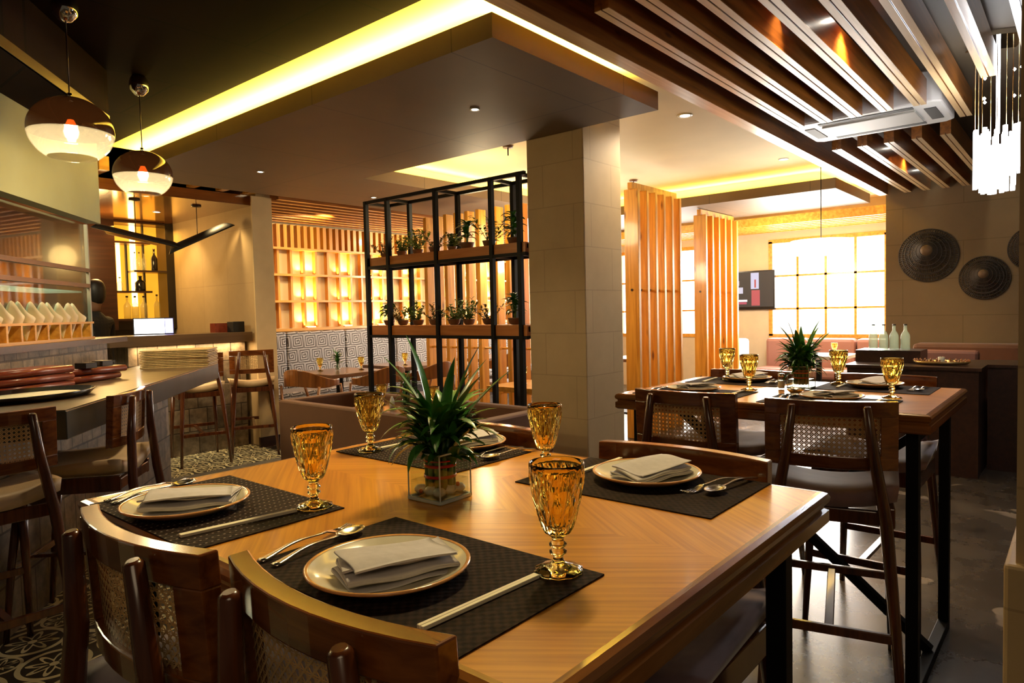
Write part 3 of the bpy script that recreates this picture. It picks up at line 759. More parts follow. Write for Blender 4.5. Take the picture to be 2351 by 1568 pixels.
for k, (tb, mp, rz, pp, gp, nr, wh, dots, fs_, cp) in enumerate(SET):
    put(pmd if dots else pm, (mp[0], mp[1], TZ), rz, ('dark brown woven placemat with pale dotted rows, ' if dots else 'dark brown woven placemat ')+wh, 'placemat', 'brown placemats')
    z = TZ+.0024
    put(pl, (pp[0], pp[1], z), k*.7, 'cream stoneware plate with orange rim '+wh, 'plate', 'dinner plates')
    put(nk, (pp[0]+.004, pp[1]-.012, z+.0055), math.radians(nr-22), 'folded grey linen napkin on the plate '+wh, 'napkin', 'folded napkins')
    put(fk, (fs_[0], fs_[1], z-.001), fs_[2], 'shiny steel fork on the placemat '+wh, 'fork', 'steel forks')
    put(sp_, (fs_[3], fs_[4], z-.001), fs_[5], 'shiny steel spoon beside the fork '+wh, 'spoon', 'steel spoons')
    put(ch, (cp[0], cp[1], z-.001), cp[2], 'pale wooden chopsticks on the placemat '+wh, 'chopsticks', 'chopstick pairs')
    put(gb, (gp[0], gp[1], z), k*.4, 'amber faceted glass goblet '+wh, 'goblet', 'amber goblets')

# ------------------------------------------------------------------ bamboo vases
def blade(b, base, ang, el, L, W_, droop, n=7, twist=0):
    vs = []; fs = []; p = Vector(base); e = el
    d0 = Vector((math.cos(ang), math.sin(ang), 0)); side = Vector((-math.sin(ang), math.cos(ang), 0))
    for i in range(n+1):
        u = i/n; wd = W_*math.sin(PI*min(1, .12+u*.88))**.8*(1-.25*u)
        if i == n: wd = .0004
        up = Vector((-d0.x*math.sin(e), -d0.y*math.sin(e), math.cos(e)))
        vs += [p-side*wd+up*wd*.35, p, p+side*wd+up*wd*.35]
        p = p+(d0*math.cos(e)+Vector((0,0,math.sin(e))))*L/n; e -= droop/n
    for i in range(n):
        for k in (0, 1): fs.append((3*i+k, 3*i+k+1, 3*i+3+k+1, 3*i+3+k))
    b.add(vs, fs, True)
def square_vase(x, y, label, rz=0, s=.045, h=.098):
    t = thing('glass_vase', label, 'vase', (x,y,TZ), rz, 'square glass vases')
    b = MB(); o = s; i = s-.0032; hb = .010
    vs = [(-o,-o,0),(o,-o,0),(o,o,0),(-o,o,0),(-o,-o,h),(o,-o,h),(o,o,h),(-o,o,h),(-i,-i,h),(i,-i,h),(i,i,h),(-i,i,h),(-i,-i,hb),(i,-i,hb),(i,i,hb),(-i,i,hb)]
    fs = [(0,3,2,1)]+[(k,(k+1)%4,4+(k+1)%4,4+k) for k in range(4)]+[(4+k,4+(k+1)%4,8+(k+1)%4,8+k) for k in range(4)]+[(8+k,8+(k+1)%4,12+(k+1)%4,12+k) for k in range(4)]+[(12,13,14,15)]
    b.add(vs, fs).build('glass_wall', m_clear, t)
    q = i-.0006
    MB().box(-q,q,-q,q,hb+.0006,.040).build('water', m_water, t)
    e_ = MB()
    for k in range(4):
        a_, b_ = [(-o,-o),(o,-o),(o,o),(-o,o)][k], [(o,-o),(o,o),(-o,o),(-o,-o)][k]
        e_.bar((a_[0],a_[1],h),(b_[0],b_[1],h),.0030); e_.bar((a_[0],a_[1],.001),(a_[0],a_[1],h),.0022); e_.bar((a_[0],a_[1],.004),(b_[0],b_[1],.004),.006)
    e_.build('glass_edge', m_gedge, t)
    return t
def bamboo(x, y, label, seed, ht=.20, s=.032, nl=46, ribbon=None):
    rd = random.Random(seed); t = thing('bamboo_plant', label, 'plant', (x,y,TZ+.014), 0, 'bamboo centrepieces')
    st = MB(); tips = []
    for r_, c_ in ((.0,1),(.014,6),(.026,11)):
        for k in range(c_):
            a = 2*PI*k/c_+.3; px, py = r_*math.cos(a), r_*math.sin(a); hh = .085+rd.random()*.05
            st.tube([(px,py,.002),(px*1.03,py*1.03,hh*.33),(px*1.05,py*1.05,hh*.66),(px*1.1,py*1.1,hh)],[.0055,.0052,.0056,.0048],7)
            tips.append((px*1.1,py*1.1,hh))
    st.build('stems', m_stem, t)
    lf = MB()
    for i in range(int(nl*2.1)):
        bx, by, bz = tips[i % len(tips)]
        a = math.atan2(by, bx)+rd.uniform(-1.1,1.1) if (bx or by) else rd.uniform(0, 2*PI)
        lv = rd.random(); el = rd.uniform(.35, 1.45); L = rd.uniform(.06, .105)*(1.2 if el > 1 else 1)
        blade(lf, (bx, by, bz-.045+.075*lv), a, el, L, rd.uniform(.009, .0145), rd.uniform(.5, 2.0))
    for i, (a, el, L) in enumerate(((-.75,.98,.20),(-.55,1.2,.17),(2.3,1.15,.17),(2.6,.95,.15),(-.9,1.35,.20),(1.9,1.45,.19),(.3,1.4,.18),(-1.4,1.1,.15),(2.35,.2,.11),(2.2,-.05,.10),(-.8,.3,.12),(-.6,.05,.11))):
        blade(lf, (.02*math.cos(a), .02*math.sin(a), .10+.02*(i % 3)), a, el, L*ht/.20, .0150, .35 if el > .9 else 1.1, 9)
    lf.build('leaves', m_leaf, t)
    rb = MB()
    for z in ((.030,.036),(.052,.058),(.064,.067)):
        rb.lathe([(.0325,z[0]),(.0335,z[0]),(.0335,z[1]),(.0325,z[1])], 24, caps=False)
    rb.build('ribbon', ribbon or m_red, t)
    return t
square_vase(.953, 1.012, 'clear square glass vase of pebbles at the centre of the near table', .03)
bamboo(.955, 1.012, 'leafy green lucky bamboo bunch tied with red ribbon, centre of the near table', 3, nl=70)
pb0 = MB().lathe([(.0006,-.0088),(.008,-.0080),(.0132,-.003),(.0136,.002),(.0085,.0080),(.0006,.0092)], 14).build('pebble', m_pebble)
pcs = [(.037,.037,'in the vase corner facing the wall baskets'),(-.030,-.034,'in the front corner of the glass vase'),(.031,-.034,'in the right corner of the glass vase'),(-.032,.031,'in the left corner of the glass vase'),(-.034,-.002,'against the left face of the glass vase'),(.002,-.034,'against the right face of the glass vase')]
for i, (dx, dy, w_) in enumerate(pcs):
    l = 'smooth white pebble '+w_
    if i == 0: pb0.location = (.953+.0275, 1.012+.0275, TZ+.0195); tag(pb0, l, 'pebble', 'white pebbles in the vase')
    else:
        o = dup(pb0, (.953+max(-.0275, min(.0275, dx)), 1.012+max(-.0275, min(.0275, dy)), TZ+.0195), i*.7, l)
rb0 = MB().lathe([(.0004,-.0045),(.003,-.0036),(.0045,0),(.003,.0036),(.0004,.0045)], 12).build('red_berry', m_red)
rb0.location = (.953-.036, 1.012+.018, TZ+.018); tag(rb0, 'tiny red berry lying on the left inside the vase', 'berry', 'red berries')
dup(rb0, (.953+.016, 1.012-.036, TZ+.030), 0, 'tiny red berry floating at the right inside the vase')
dup(rb0, (.953-.030, 1.012-.022, 1.235), 0, 'tiny red berry among the bamboo leaves, upper one')
dup(rb0, (.953-.034, 1.012-.030, 1.165), 0, 'tiny red berry among the bamboo leaves, just above the glass')
square_vase(3.205, .99, 'clear square glass vase on the right table', .0, .047, .10)
bamboo(3.205, .99, 'bushy green bamboo plant with orange and green ribbon on the right table', 9, .20, nl=90, ribbon=plain('orange_ribbon', (.75,.16,.03), .4))
t = thing('salt_shaker', 'small glass salt shaker with steel cap beside the right table vase', 'salt shaker', (3.119,1.05,TZ))
MB().lathe([(.017,0),(.018,.01),(.015,.05),(.013,.055)], 16).build('jar', m_clear, t)
MB().lathe([(.014,.004),(.0145,.012),(.0125,.038)], 14).build('salt', m_pebble, t)
MB().lathe([(.0135,.0552),(.0145,.058),(.0135,.068),(.006,.071)], 16).build('cap', m_cut, t)
t = thing('sauce_dish', 'small shiny sauce dish on the right table in front of the plant', 'dish', (2.985,.945,TZ))
MB().lathe([(.020,0),(.032,.012),(.038,.022),(.0365,.0225),(.030,.013),(.018,.004),(.0005,.004)], 24, caps=False).build('bowl', m_cut, t)

# ------------------------------------------------------------------ black steel shelf with pots
sh = thing('plant_shelf', 'tall black steel frame shelf with wooden planter boards next to the stone column', 'shelf', (4.05, 0, 0))
fr = []
XB = .27
YS = (5.21, 4.90, 4.26, 3.62, 3.33)
for yy in YS:
    for xx in (0, XB):
        MB().box(xx-.018, xx+.018, yy-.018, yy+.018, 0, 2.485).build('post', m_steel, sh)
for (z0, z1) in ((2.455,2.485),(1.845,1.872),(1.200,1.226),(.12,.15)):
    b = MB()
    for xx in (0, XB): b.box(xx-.015, xx+.015, 3.27, 5.21, z0, z1)
    for yy in YS: b.box(.015, XB-.015, yy-.014, yy+.014, z0+.001, z1-.001)
    b.build('rail', m_steel, sh)
for (z0, z1) in ((1.873,1.950),(1.227,1.312)):
    b = MB(); b.box(.0, .018, 3.28, 5.19, z0, z1).box(XB-.018, XB, 3.28, 5.19, z0, z1).box(0,XB,5.172,5.19,z0,z1).box(.018, XB-.018, 3.28, 5.172, z0, z0+.03)
    b.box(.018, XB-.018, 3.28, 5.172, z1-.012, z1-.002); b.build('planter_board', m_plank, sh)
def potted(x, y, z, label, kind, rr, g, hgt):
    rd = random.Random(int(y*1000+z*77)); t = thing('potted_plant', label, 'plant', (x,y,z), rd.random()*6, g)
    MB().lathe([(.030*rr,0),(.045*rr,.012),(.055*rr,.045*rr),(.058*rr,.052*rr),(.053*rr,.052*rr),(.048*rr,.040*rr),(.001,.038*rr)], 20, caps=False).build('bowl', m_pot, t)
    b = MB(); s = MB()
    if kind == 0:   # broad dark leaves
        for i in range(3): a = rd.random()*6.3; s.tube([(0,0,.03),(.012*math.cos(a),.012*math.sin(a),hgt*.5),(.02*math.cos(a),.02*math.sin(a),hgt*.85)],[.006,.005,.004],6)
        for i in range(34): blade(b, (rd.uniform(-.015,.015),rd.uniform(-.015,.015), hgt*rd.uniform(.3,.9)), rd.random()*6.3, rd.uniform(.2,1.0), rd.uniform(.08,.13), rd.uniform(.018,.028), rd.uniform(.8,1.8), 5)
        mt = m_leaf
    elif kind == 1:  # many small leaves on twigs
        for i in range(11):
            a = rd.random()*6.3; el = rd.uniform(.6,1.5); L = hgt*rd.uniform(.7,1.05); p1 = Vector((math.cos(a)*math.cos(el)*L, math.sin(a)*math.cos(el)*L, math.sin(el)*L))
            s.tube([(0,0,.03), p1*.5+Vector((0,0,.02)), p1],[.003,.002,.0012],5)
            for k in range(16):
                u = .25+.75*k/15; blade(b, p1*u+Vector((0,0,.01)), rd.random()*6.3, rd.uniform(-.2,1.0), rd.uniform(.030,.055), rd.uniform(.008,.014), .5, 3)
        mt = m_leaf2
    else:
        for i in range(8):
            a = rd.random()*6.3; el = rd.uniform(.6,1.45); L = hgt*rd.uniform(.6,1.05); p1 = Vector((math.cos(a)*math.cos(el)*L, math.sin(a)*math.cos(el)*L, math.sin(el)*L))
            s.tube([(0,0,.03), p1],[.003,.0012],5)
            for k in range(15):
                u = .2+.8*k/14; blade(b, p1*u+Vector((0,0,.01)), rd.random()*6.3, rd.uniform(-.2,1.1), rd.uniform(.028,.05), rd.uniform(.007,.012), .5, 3)
        mt = m_leaf3
    s.build('stem', m_stem, t); b.build('foliage', mt, t)
od = ['first','second','third','fourth','fifth','sixth','seventh','eighth']
up = [(5.08,2,.8,.20),(4.84,1,.9,.17),(4.62,1,.9,.22),(4.40,2,.95,.19),(4.18,1,.75,.14),(4.00,0,1.1,.25),(3.75,1,1,.27),(3.48,0,1.05,.25)]
lo = [(5.05,0,.95,.23),(4.85,2,.95,.18),(4.64,1,.95,.22),(4.42,2,1,.19),(4.18,1,1,.20),(4.00,1,.95,.22),(3.77,2,1.05,.19),(3.49,0,1.05,.24)]
kd = ('broad dark green leaves','small green leaves','rusty green leaves')
for i, (y, k, r, h_) in enumerate(up): potted(4.16, y, 1.9505, 'clay bowl of %s, %s pot from the left on the upper shelf' % (kd[k], od[i]), k, r, 'potted plants on the upper shelf', h_)
for i, (y, k, r, h_) in enumerate(lo): potted(4.16, y, 1.3125, 'clay bowl of %s, %s pot from the left on the lower shelf' % (kd[k], od[i]), k, r, 'potted plants on the lower shelf', h_)

# ------------------------------------------------------------------ tall fin screens
def screen(x0, y, n, pitch, w_, th, z1, label, along='x'):
    t = thing('fin_screen', label, 'screen', (x0, y, 0))
    for i in range(n):
        if along == 'x': b = MB().box(i*pitch, i*pitch+th, 0, w_, 0, z1)
        else: b = MB().box(0, w_, -i*pitch-th, -i*pitch, 0, z1)
        b.build('fin', m_pine, t, bev=.004)
    b = MB()
    if along == 'x':
        for z in (.5, 1.62): MB().tube([(-.006, w_*.5, z),(n*pitch-.1, w_*.5, z)], .014, 8).build('dowel', m_darkw, t)
        MB().box(-.02, (n-1)*pitch+th, w_*.35, w_*.65, z1+.0, z1+.07).build('top_rail', m_pine, t)
    else:
        for z in (.5, 1.0): MB().tube([(w_*.5, .02, z),(w_*.5, -n*pitch, z)], .012, 8).build('dowel', m_pineh, t)
    return t
screen(6.44, 3.66, 6, .195, .17, .05, 2.70, 'honey pine fin screen right of the stone column, nearer and wider one')
screen(8.40, 3.78, 6, .205, .17, .05, 2.62, 'honey pine fin screen farther back, left of the television')
screen(5.75, 6.28, 6, .178, .12, .055, 2.60, 'pine slat partition seen through the middle of the plant shelf', 'y')
screen(5.75, 5.12, 4, .178, .12, .055, 2.60, 'pine slat partition behind the plant shelf next to the column', 'y')
# ceiling hooks over the screens
for x, y, l in ((4.84,4.10,'small round ceiling hook plate above the plant shelf'),(7.19,4.14,'small round ceiling hook plate above the pine fin screen')):
    t = thing('ceiling_hook', l, 'hook', (x,y,2.95), 0); MB().lathe([(.001,-.02),(.045,-.02),(.05,-.004),(.05,0)], 20).build('plate', m_pot, t); MB().tube([(0,0,-.02),(.0,0,-.09)], .006, 6).build('rod', m_steel, t)

# ------------------------------------------------------------------ slatted feature wall, banquette
sw = thing('slat_wall', 'honey pine slatted feature wall glowing behind the patterned banquette', 'wall panel', (0, 8.5, 0))
def cnt(a, b, p):
    r = []; x = a
    while x < b: r.append(x); x += p
    return r
for x in cnt(4.05, 10.2, .105)[:58]: MB().box(x, x+.052, -.13, -.03, 2.36, 2.68).build('upper_fin', m_pine, sw)
for x in cnt(4.22, 10.4, .20)[:31]: MB().box(x, x+.032, -.075, -.0, 1.26, 2.34).build('batten', m_pine, sw)
for z in (2.335, 1.975, 1.610): MB().box(4.03, 10.6, -.15, -.0, z, z+.03).build('rail', m_pineh, sw)
MB().box(4.03, 10.6, -.15, 0, 1.215, 1.25).build('ledge', m_pineh, sw)
for i, x in enumerate((4.85-.0, 5.50, 6.13, 6.76, 7.4, 8.05, 8.7, 9.3)[1:]):
    t = thing('uplight', 'small uplight glowing on the slatted wall ledge, %s from the pillar' % od[i], 'light', (x, 8.40, 1.25), 0, 'uplights on the slatted wall ledge')
    MB().box(-.07,.07,-.02,.02,0,.018).build('housing', m_acw, t); MB().box(-.066,.066,-.017,.017,.018,.022).build('lens', m_ledw, t)
    for z_ in (1.66, 2.03): area('uplight_beam', (x, 8.455, z_), .30, .03, 2.2, (1,.70,.28), UP, 1.8)
    l = area('uplight_beam', (x, 8.44, 1.29), .30, .03, 3.6, (1,.70,.28), UP, 1.8)
struct(MB().box(4.03, 11, 6.57, 8.5, 2.88, 2.95).build('ceiling', m_darkw))
for i, y in enumerate(cnt(6.70, 8.40, .19)):
    t = thing('ceiling_slat', '', 'ceiling slat', (7.4, y, 2.69))
    MB().box(-3.36, 3.5, 0, .05, .003, .17).build('plank', m_slat, t); MB().box(-3.36, 3.5, 0, .05, 0, .003).build('lit_underside', m_pineh, t)  # lit underside painted as a brighter wood below the darker plank
    tag(t, 'honey wooden ceiling slat above the banquette, number %s from the dropped panel' % (['one','two','three','four','five','six','seven','eight','nine'][i]), 'ceiling slat', 'slats above the banquette')
for i, x in enumerate(cnt(9.80, 10.95, .2)):
    tag(MB().box(x, x+.05, 1.9, 6.5, 2.56, 2.68).build('ceiling_slat', m_pineh), 'bright ceiling slat in front of the big window, number %s from the white panel' % (['one','two','three','four','five','six'][i]), 'ceiling slat', 'slats in front of the window')
spot('slat_beam', (5.2,7.3,2.65), (5.0,8.4,2.3), 30, WARM, 100, .8); spot('slat_beam', (7.2,7.3,2.65), (7.0,8.4,2.0), 30, WARM, 110, .8)
spot('banquette_beam', (5.0,7.0,2.6), (5.2,8.2,.9), 26, NEU, 90, .8); spot('banquette_beam', (7.4,7.0,2.6), (7.2,8.2,.9), 26, NEU, 90, .8)
bq = thing('banquette', 'long banquette with grey and brown greek key back below the slatted wall', 'banquette', (0, 8.33, 0))
for i, (a, b_) in enumerate(((4.05,5.0),(5.01,5.95),(5.96,6.9),(6.91,7.85),(7.86,8.8),(8.81,9.75))):
    MB().box(a, b_, -.10, .02, .44, 1.21).build('backrest', m_greek, bq, bev=.02)
MB().box(4.05, 9.75, -.62, -.10, .32, .45).build('seat', m_greek, bq, bev=.03)
MB().box(4.05, 9.75, -.56, .0, 0, .32).build('base', m_darkw, bq)
def low_table(x, y, wx, wy, label, mt, g=None, z=.75, th=.045):
    t = thing('dining_table', label, 'table', (x,y,0), 0, g)
    MB().box(-wx/2, wx/2, -wy/2, wy/2, z-th, z).build('table_top', mt, t, bev=.004)
    MB().box(-.03,.03,-.03,.03,.02,z-th).build('pedestal', m_steel, t); MB().box(-.22,.22,-.22,.22,0,.02).build('foot', m_steel, t)
    return t
low_table(4.86, 6.86, .82, .84, 'square brown table with black pedestal by the patterned banquette, left one', m_brownw)
low_table(5.97, 6.92, .76, .9, 'brown table behind the plant shelf, by the patterned banquette', m_brownw)
low_table(7.5, 6.95, .9, .9, 'dark table behind the pine slat partition', m_brownw)
low_table(4.82, 3.78, .60, .74, 'light wooden table right behind the plant shelf', m_pineh)
low_table(9.55, 2.72, .72, .80, 'white topped table with black pedestal in front of the big window', plain('white_laminate', (.75,.74,.70), .25))
low_table(8.15, 4.72, .6, .6, 'dark table glimpsed between the two pine fin screens', m_brownw)
def simple_goblet(x, y, z, label, g='small amber goblets on the far tables'):
    o = dup(gb, (x,y,z), 0, label, g); o['category'] = 'goblet'; return o
simple_goblet(4.72, 7.05, .75, 'small amber goblet on the left side of the square brown table'); simple_goblet(5.08, 6.72, .75, 'small amber goblet on the right side of the square brown table')
simple_goblet(5.80, 6.75, .75, 'small amber goblet on the table behind the plant shelf'); simple_goblet(4.78, 3.93, .75, 'amber goblet on the light wooden table by the column')
simple_goblet(9.45, 2.50, .75, 'amber goblet on the white table before the window')
def small_plant(x, y, z, label, h_, mt, seed, pot=True):
    rd = random.Random(seed); t = thing('table_plant', label, 'plant', (x,y,z))
    MB().lathe([(.028,0),(.034,.06),(.031,.06),(.026,.01),(.001,.01)], 16, caps=False).build('glass', m_clear, t)
    b = MB()
    for i in range(46): blade(b, (rd.uniform(-.012,.012),rd.uniform(-.012,.012),h_*rd.uniform(.25,.75)), rd.random()*6.3, rd.uniform(.2,1.4), h_*rd.uniform(.3,.5), h_*.045, rd.uniform(.3,1.4), 4)
    for i in range(5): a = i*1.25; b.tube([(.008*math.cos(a),.008*math.sin(a),.012),(.012*math.cos(a),.012*math.sin(a),h_*.6)], .003, 5)
    b.build('leaves', mt, t)
small_plant(4.90, 6.95, .75, 'bright green little plant on the square brown table', .25, m_leaf, 1)
small_plant(9.50, 2.82, .75, 'green plant on the white table before the window', .22, m_leaf, 2)
small_plant(5.0, 3.5, .75, 'green plant on the light wooden table by the column', .22, m_leaf2, 5)
def armchair(x, y, rz, label):
    t = thing('armchair', label, 'chair', (x,y,0), rz, 'low wooden armchairs')
    b = MB(); n = 20; vs = []; fs = []
    for i in range(n+1):
        a = -PI*.62+PI*1.24*i/n; r = .285; hx = -math.cos(a)*r; hy = math.sin(a)*r; h = .70+.07*math.cos(a)**2*(1 if math.cos(a) > 0 else 0); w_ = .035+.055*max(0, math.cos(a))
        for (dr, dz) in ((-.014,-w_),(.014,-w_),(.014,w_),(-.014,w_)): vs.append((hx*(1+dr/r), hy*(1+dr/r), h+dz))
    for i in range(n):
        for k in range(4): fs.append((4*i+k, 4*i+(k+1)%4, 4*i+4+(k+1)%4, 4*i+4+k))
    fs += [(3,2,1,0), tuple(4*n+k for k in range(4))]
    b.add(vs, fs).build('backrest', m_chair, t, bev=.006)
    MB().box(-.24,.25,-.25,.25,.40,.47).build('seat', m_seat, t, bev=.025)
    for sx in (-1, 1):
        for sy in (-1, 1): MB().tube([(sx*.25,sy*.25,0),(sx*.215,sy*.235,.42),(sx*(.14 if sx > 0 else .2),sy*.262,.675)],[.013,.018,.014],8).build('leg', m_chair, t)
    return t
a0 = armchair(4.20, 6.42, math.radians(15), 'low curved wooden armchair at the left end of the square brown table')
dup(a0, (4.74, 5.98, 0), PI/2, 'low curved wooden armchair in front of the square brown table')
dup(a0, (5.42, 5.93, 0), PI/2+.1, 'low orange-brown armchair seen through the left bay of the plant shelf')
dup(a0, (7.0, 6.2, 0), PI/2, 'low wooden armchair behind the pine slat partition')
dup(a0, (5.42, 3.9, 0), PI, 'low wooden armchair at the light table by the column')

# ------------------------------------------------------------------ brown two-person booth
bo = thing('booth', 'low brown upholstered booth enclosing a small table behind the near table', 'booth', (2.87, 2.76, 0))
MB().box(0,.08,0,2.12,.0,.76).build('side_panel', m_uph, bo, bev=.015); MB().box(.68,.76,0,2.12,0,.76).build('side_panel', m_uph, bo, bev=.015)
MB().box(.08,.68,0,.09,0,.76).build('backrest', m_uph, bo, bev=.015); MB().box(.08,.68,2.03,2.12,0,.76).build('backrest', m_uph, bo, bev=.015)
MB().box(.09,.67,.095,.52,.0,.45).build('seat', m_uph, bo, bev=.03); MB().box(.09,.67,1.60,2.025,.0,.45).build('seat', m_uph, bo, bev=.03)
low_table(3.25, 3.83, .56, .95, 'glossy small table inside the brown booth', m_brownw, None, .71, .035)
simple_goblet(3.36, 4.20, .71, 'amber goblet inside the booth, left one', 'goblets in the booth'); simple_goblet(3.47, 3.72, .71, 'amber goblet inside the booth, right of its plant', 'goblets in the booth')
t = thing('table_plant', 'bamboo plant in a glass inside the brown booth', 'plant', (3.42, 3.98, .71))
MB().lathe([(.05,0),(.052,.09),(.048,.09),(.046,.006),(.001,.006)], 4, caps=False).build('glass', m_clear, t)
b = MB(); rd = random.Random(4)
for i in range(60): blade(b, (rd.uniform(-.03,.03),rd.uniform(-.03,.03),rd.uniform(.05,.20)), rd.random()*6.3, rd.uniform(.2,1.4), rd.uniform(.07,.12), .009, rd.uniform(.3,1.5), 5)
for i in range(7): a = i*.9; b.tube([(.02*math.cos(a),.02*math.sin(a),.008),(.02*math.cos(a),.02*math.sin(a),.13)], .006, 6)
b.build('leaves', m_leaf, t)
for i, (x, y) in enumerate(((3.33,4.04),(3.28,3.98))):
    t = thing('shaker', ['glass shaker in the booth, beside the plant, left one','glass shaker in the booth, beside the plant, nearer one'][i], 'shaker', (x,y,.71), 0, 'booth shakers')
    MB().lathe([(.018,0),(.020,.03),(.016,.055),(.008,.075),(.008,.082)], 16).build('jar', plain('frosted_jar', (.62,.60,.50), .3), t)

# ------------------------------------------------------------------ stone bar
bar = thing('bar_counter', 'slate tiled bar with thick dark stone ledge on the left', 'bar', (0,0,0))
MB().prism(dg((1.01,4.59), -2.2, 1.57, 0, .55), 0, 1.245).build('stone_base', m_stone, bar)
MB().prism(dg((.94,3.25), .10, 2.75, .38, .62), 0, .925).build('stone_base', m_stone, bar)
MB().prism(dg((.94,3.25), 0, 2.81, 0, .60), .925, 1.046).build('ledge', m_slab, bar, bev=.004)
MB().prism(dg((.94,3.25), .004, 2.806, .004, .596), 1.046, 1.05).build('ledge_surface', m_slabtop, bar)
MB().prism(dg((1.01,4.59), -2.2, 1.93, -.03, .58), 1.245, 1.285).build('high_top', m_darkw, bar)
bb = thing('back_bar', 'dark topped slate bar counter at the back, next to the pillar', 'bar', (0,0,0))
MB().box(2.60, 3.80, 7.10, 7.45, 0, 1.16).build('stone_base', m_stone, bb)
MB().box(2.40, 3.83, 6.98, 7.55, 1.16, 1.262).build('counter_top', m_slabtop, bb, bev=.003)
spot('bar_front_beam', (3.3,6.6,2.6), (3.3,7.1,.6), 16, WARM, 80, .8)
area('ledge_glow', (3.2, 7.04, 1.15), 1.1, .03, 5, WARM)
# menus, mats, tray on the ledge
mn = thing('menu', '', 'menu')
MB().tube([(-.22,0,.021),(.22,0,.021)], .020, 14).build('spine', m_menu, mn); MB().box(-.22,.22,0,.17,.002,.040).build('cover', m_menu, mn, bev=.003)
am = math.atan2(.785,.62)-.42
for i, l in enumerate(('top red-brown leather menu of the stack on the stone ledge','middle red-brown leather menu of the stack on the stone ledge','bottom red-brown leather menu of the stack on the stone ledge')):
    loc = (1.10, 4.25, 1.0505+.042*(2-i))
    if i == 0: mn.location = loc; mn.rotation_euler = (0,0,am); tag(mn, l, 'menu', 'leather menus')
    else: dup(mn, loc, am, l)
dup(mn, (1.49, 4.62, 1.0505), am+.1, 'red-brown leather menu lying beside the stack, toward the bar stools'); dup(mn, (1.51, 4.64, 1.0925), am-.05, 'upper red-brown leather menu beside the stack, below the black cases')
for i in range(2):
    t = thing('card_holder', ['black and clear card holder on the menus, left one','black and clear card holder on the menus, right one'][i], 'card holder', (1.46+.13*i, 4.58+.12*i, 1.135), am)
    MB().box(-.05,.035,-.02,.06,0,.035).build('case', m_blackgloss, t, bev=.003); MB().box(.036,.055,-.02,.06,0,.035).build('clear_end', m_clear, t)
mt0 = MB().box(-.17,.17,-.24,.24,0,.008).build('rattan_mat', plain('pale_rattan', (.72,.50,.22), .5, noise=.2, nscale=50)); 
for i in range(11):
    l = ['bottom','second','third','fourth','fifth','sixth','seventh','eighth','ninth','tenth','top'][i]+' pale rattan mat of the stack at the end of the stone ledge'
    loc = (2.36+.004*(i % 3), 5.42+.004*(i % 2), 1.0505+.0125*i)
    if i == 0: mt0.location = loc; mt0.rotation_euler = (0,0,.9); tag(mt0, l, 'mat', 'stacked rattan mats')
    else: dup(mt0, loc, .9+.01*(i % 3), l)
t = thing('serving_tray', 'wide black oval tray lined with cream paper on the stone ledge', 'tray', (.98, 3.90, 1.0505), am)
o = MB().lathe([(.20,0),(.215,.004),(.235,.030),(.232,.032),(.212,.010),(.001,.009)], 48, caps=False).build('tray', m_blackgloss, t); o.scale = (1.35,.95,1)
o = MB().lathe([(.001,.0),(.195,.0),(.196,.004),(.001,.0045)], 40, caps=False).build('paper_liner', m_paper, t); o.scale = (1.3,.9,1); o.location = (-.01,0,.0105)
# paper cone rack
rk = thing('cone_rack', 'pale wooden rack holding paper cones on the high bar counter', 'rack', (1.0,4.60,1.285), math.atan2(.785,.62))
b = MB().box(-.15,1.44,.02,.14,0,.018); b.build('base', m_pineh, rk)
MB().box(-.15,1.46,.03,.055,.115,.13).box(-.15,1.46,.105,.13,.115,.13).build('upper_board', m_pineh, rk)
for x in cnt(-.14, 1.45, .17): MB().box(x, x+.022, .03, .13, .018, .115).build('post', m_pineh, rk)
cone0 = None
wd = ['first','second','third','fourth','fifth','sixth','seventh','eighth','ninth','tenth','eleventh','twelfth']
for i in range(12):
    a = math.atan2(.785,.62); lx = -.10+.128*i; p = Vector((1.0,4.60,0))+Vector((math.cos(a),math.sin(a),0))*lx+Vector((-math.sin(a),math.cos(a),0))*.08
    if cone0 is None:
        vs = []; fs = []; n = 24; K = 6
        for s in (0, 1):
            for j in range(K+1):
                u = j/K
                for k in range(n):
                    t_ = 2*PI*k/n; r = .004+.046*u-s*.0018; top = .155+.028*math.cos(t_)+.065*max(0, math.cos(t_))**4; vs.append((r*math.cos(t_)*(1+.2*u), r*math.sin(t_), max(.004*s, u*top)))
        for s in (0, 1):
            for j in range(K):
                for k in range(n):
                    f = (s*(K+1)*n+j*n+k, s*(K+1)*n+j*n+(k+1)%n, s*(K+1)*n+(j+1)*n+(k+1)%n, s*(K+1)*n+(j+1)*n+k); fs.append(f[::-1] if s else f)
        for k in range(n): fs.append((K*n+k, K*n+(k+1)%n, (K+1)*n+K*n+(k+1)%n, (K+1)*n+K*n+k))
        cone0 = MB().add(vs, fs, True).build('paper_cone', m_paper); o = cone0
        tag(o, 'first cream paper cone in the rack counting from the left', 'paper cone', 'paper cones in the rack')
    else: o = dup(cone0, None, None, wd[i]+' cream paper cone in the rack counting from the left')
    o.location = (p.x, p.y, 1.305); o.rotation_euler = (0, 0, a+PI+.25*math.sin(i*2.1))
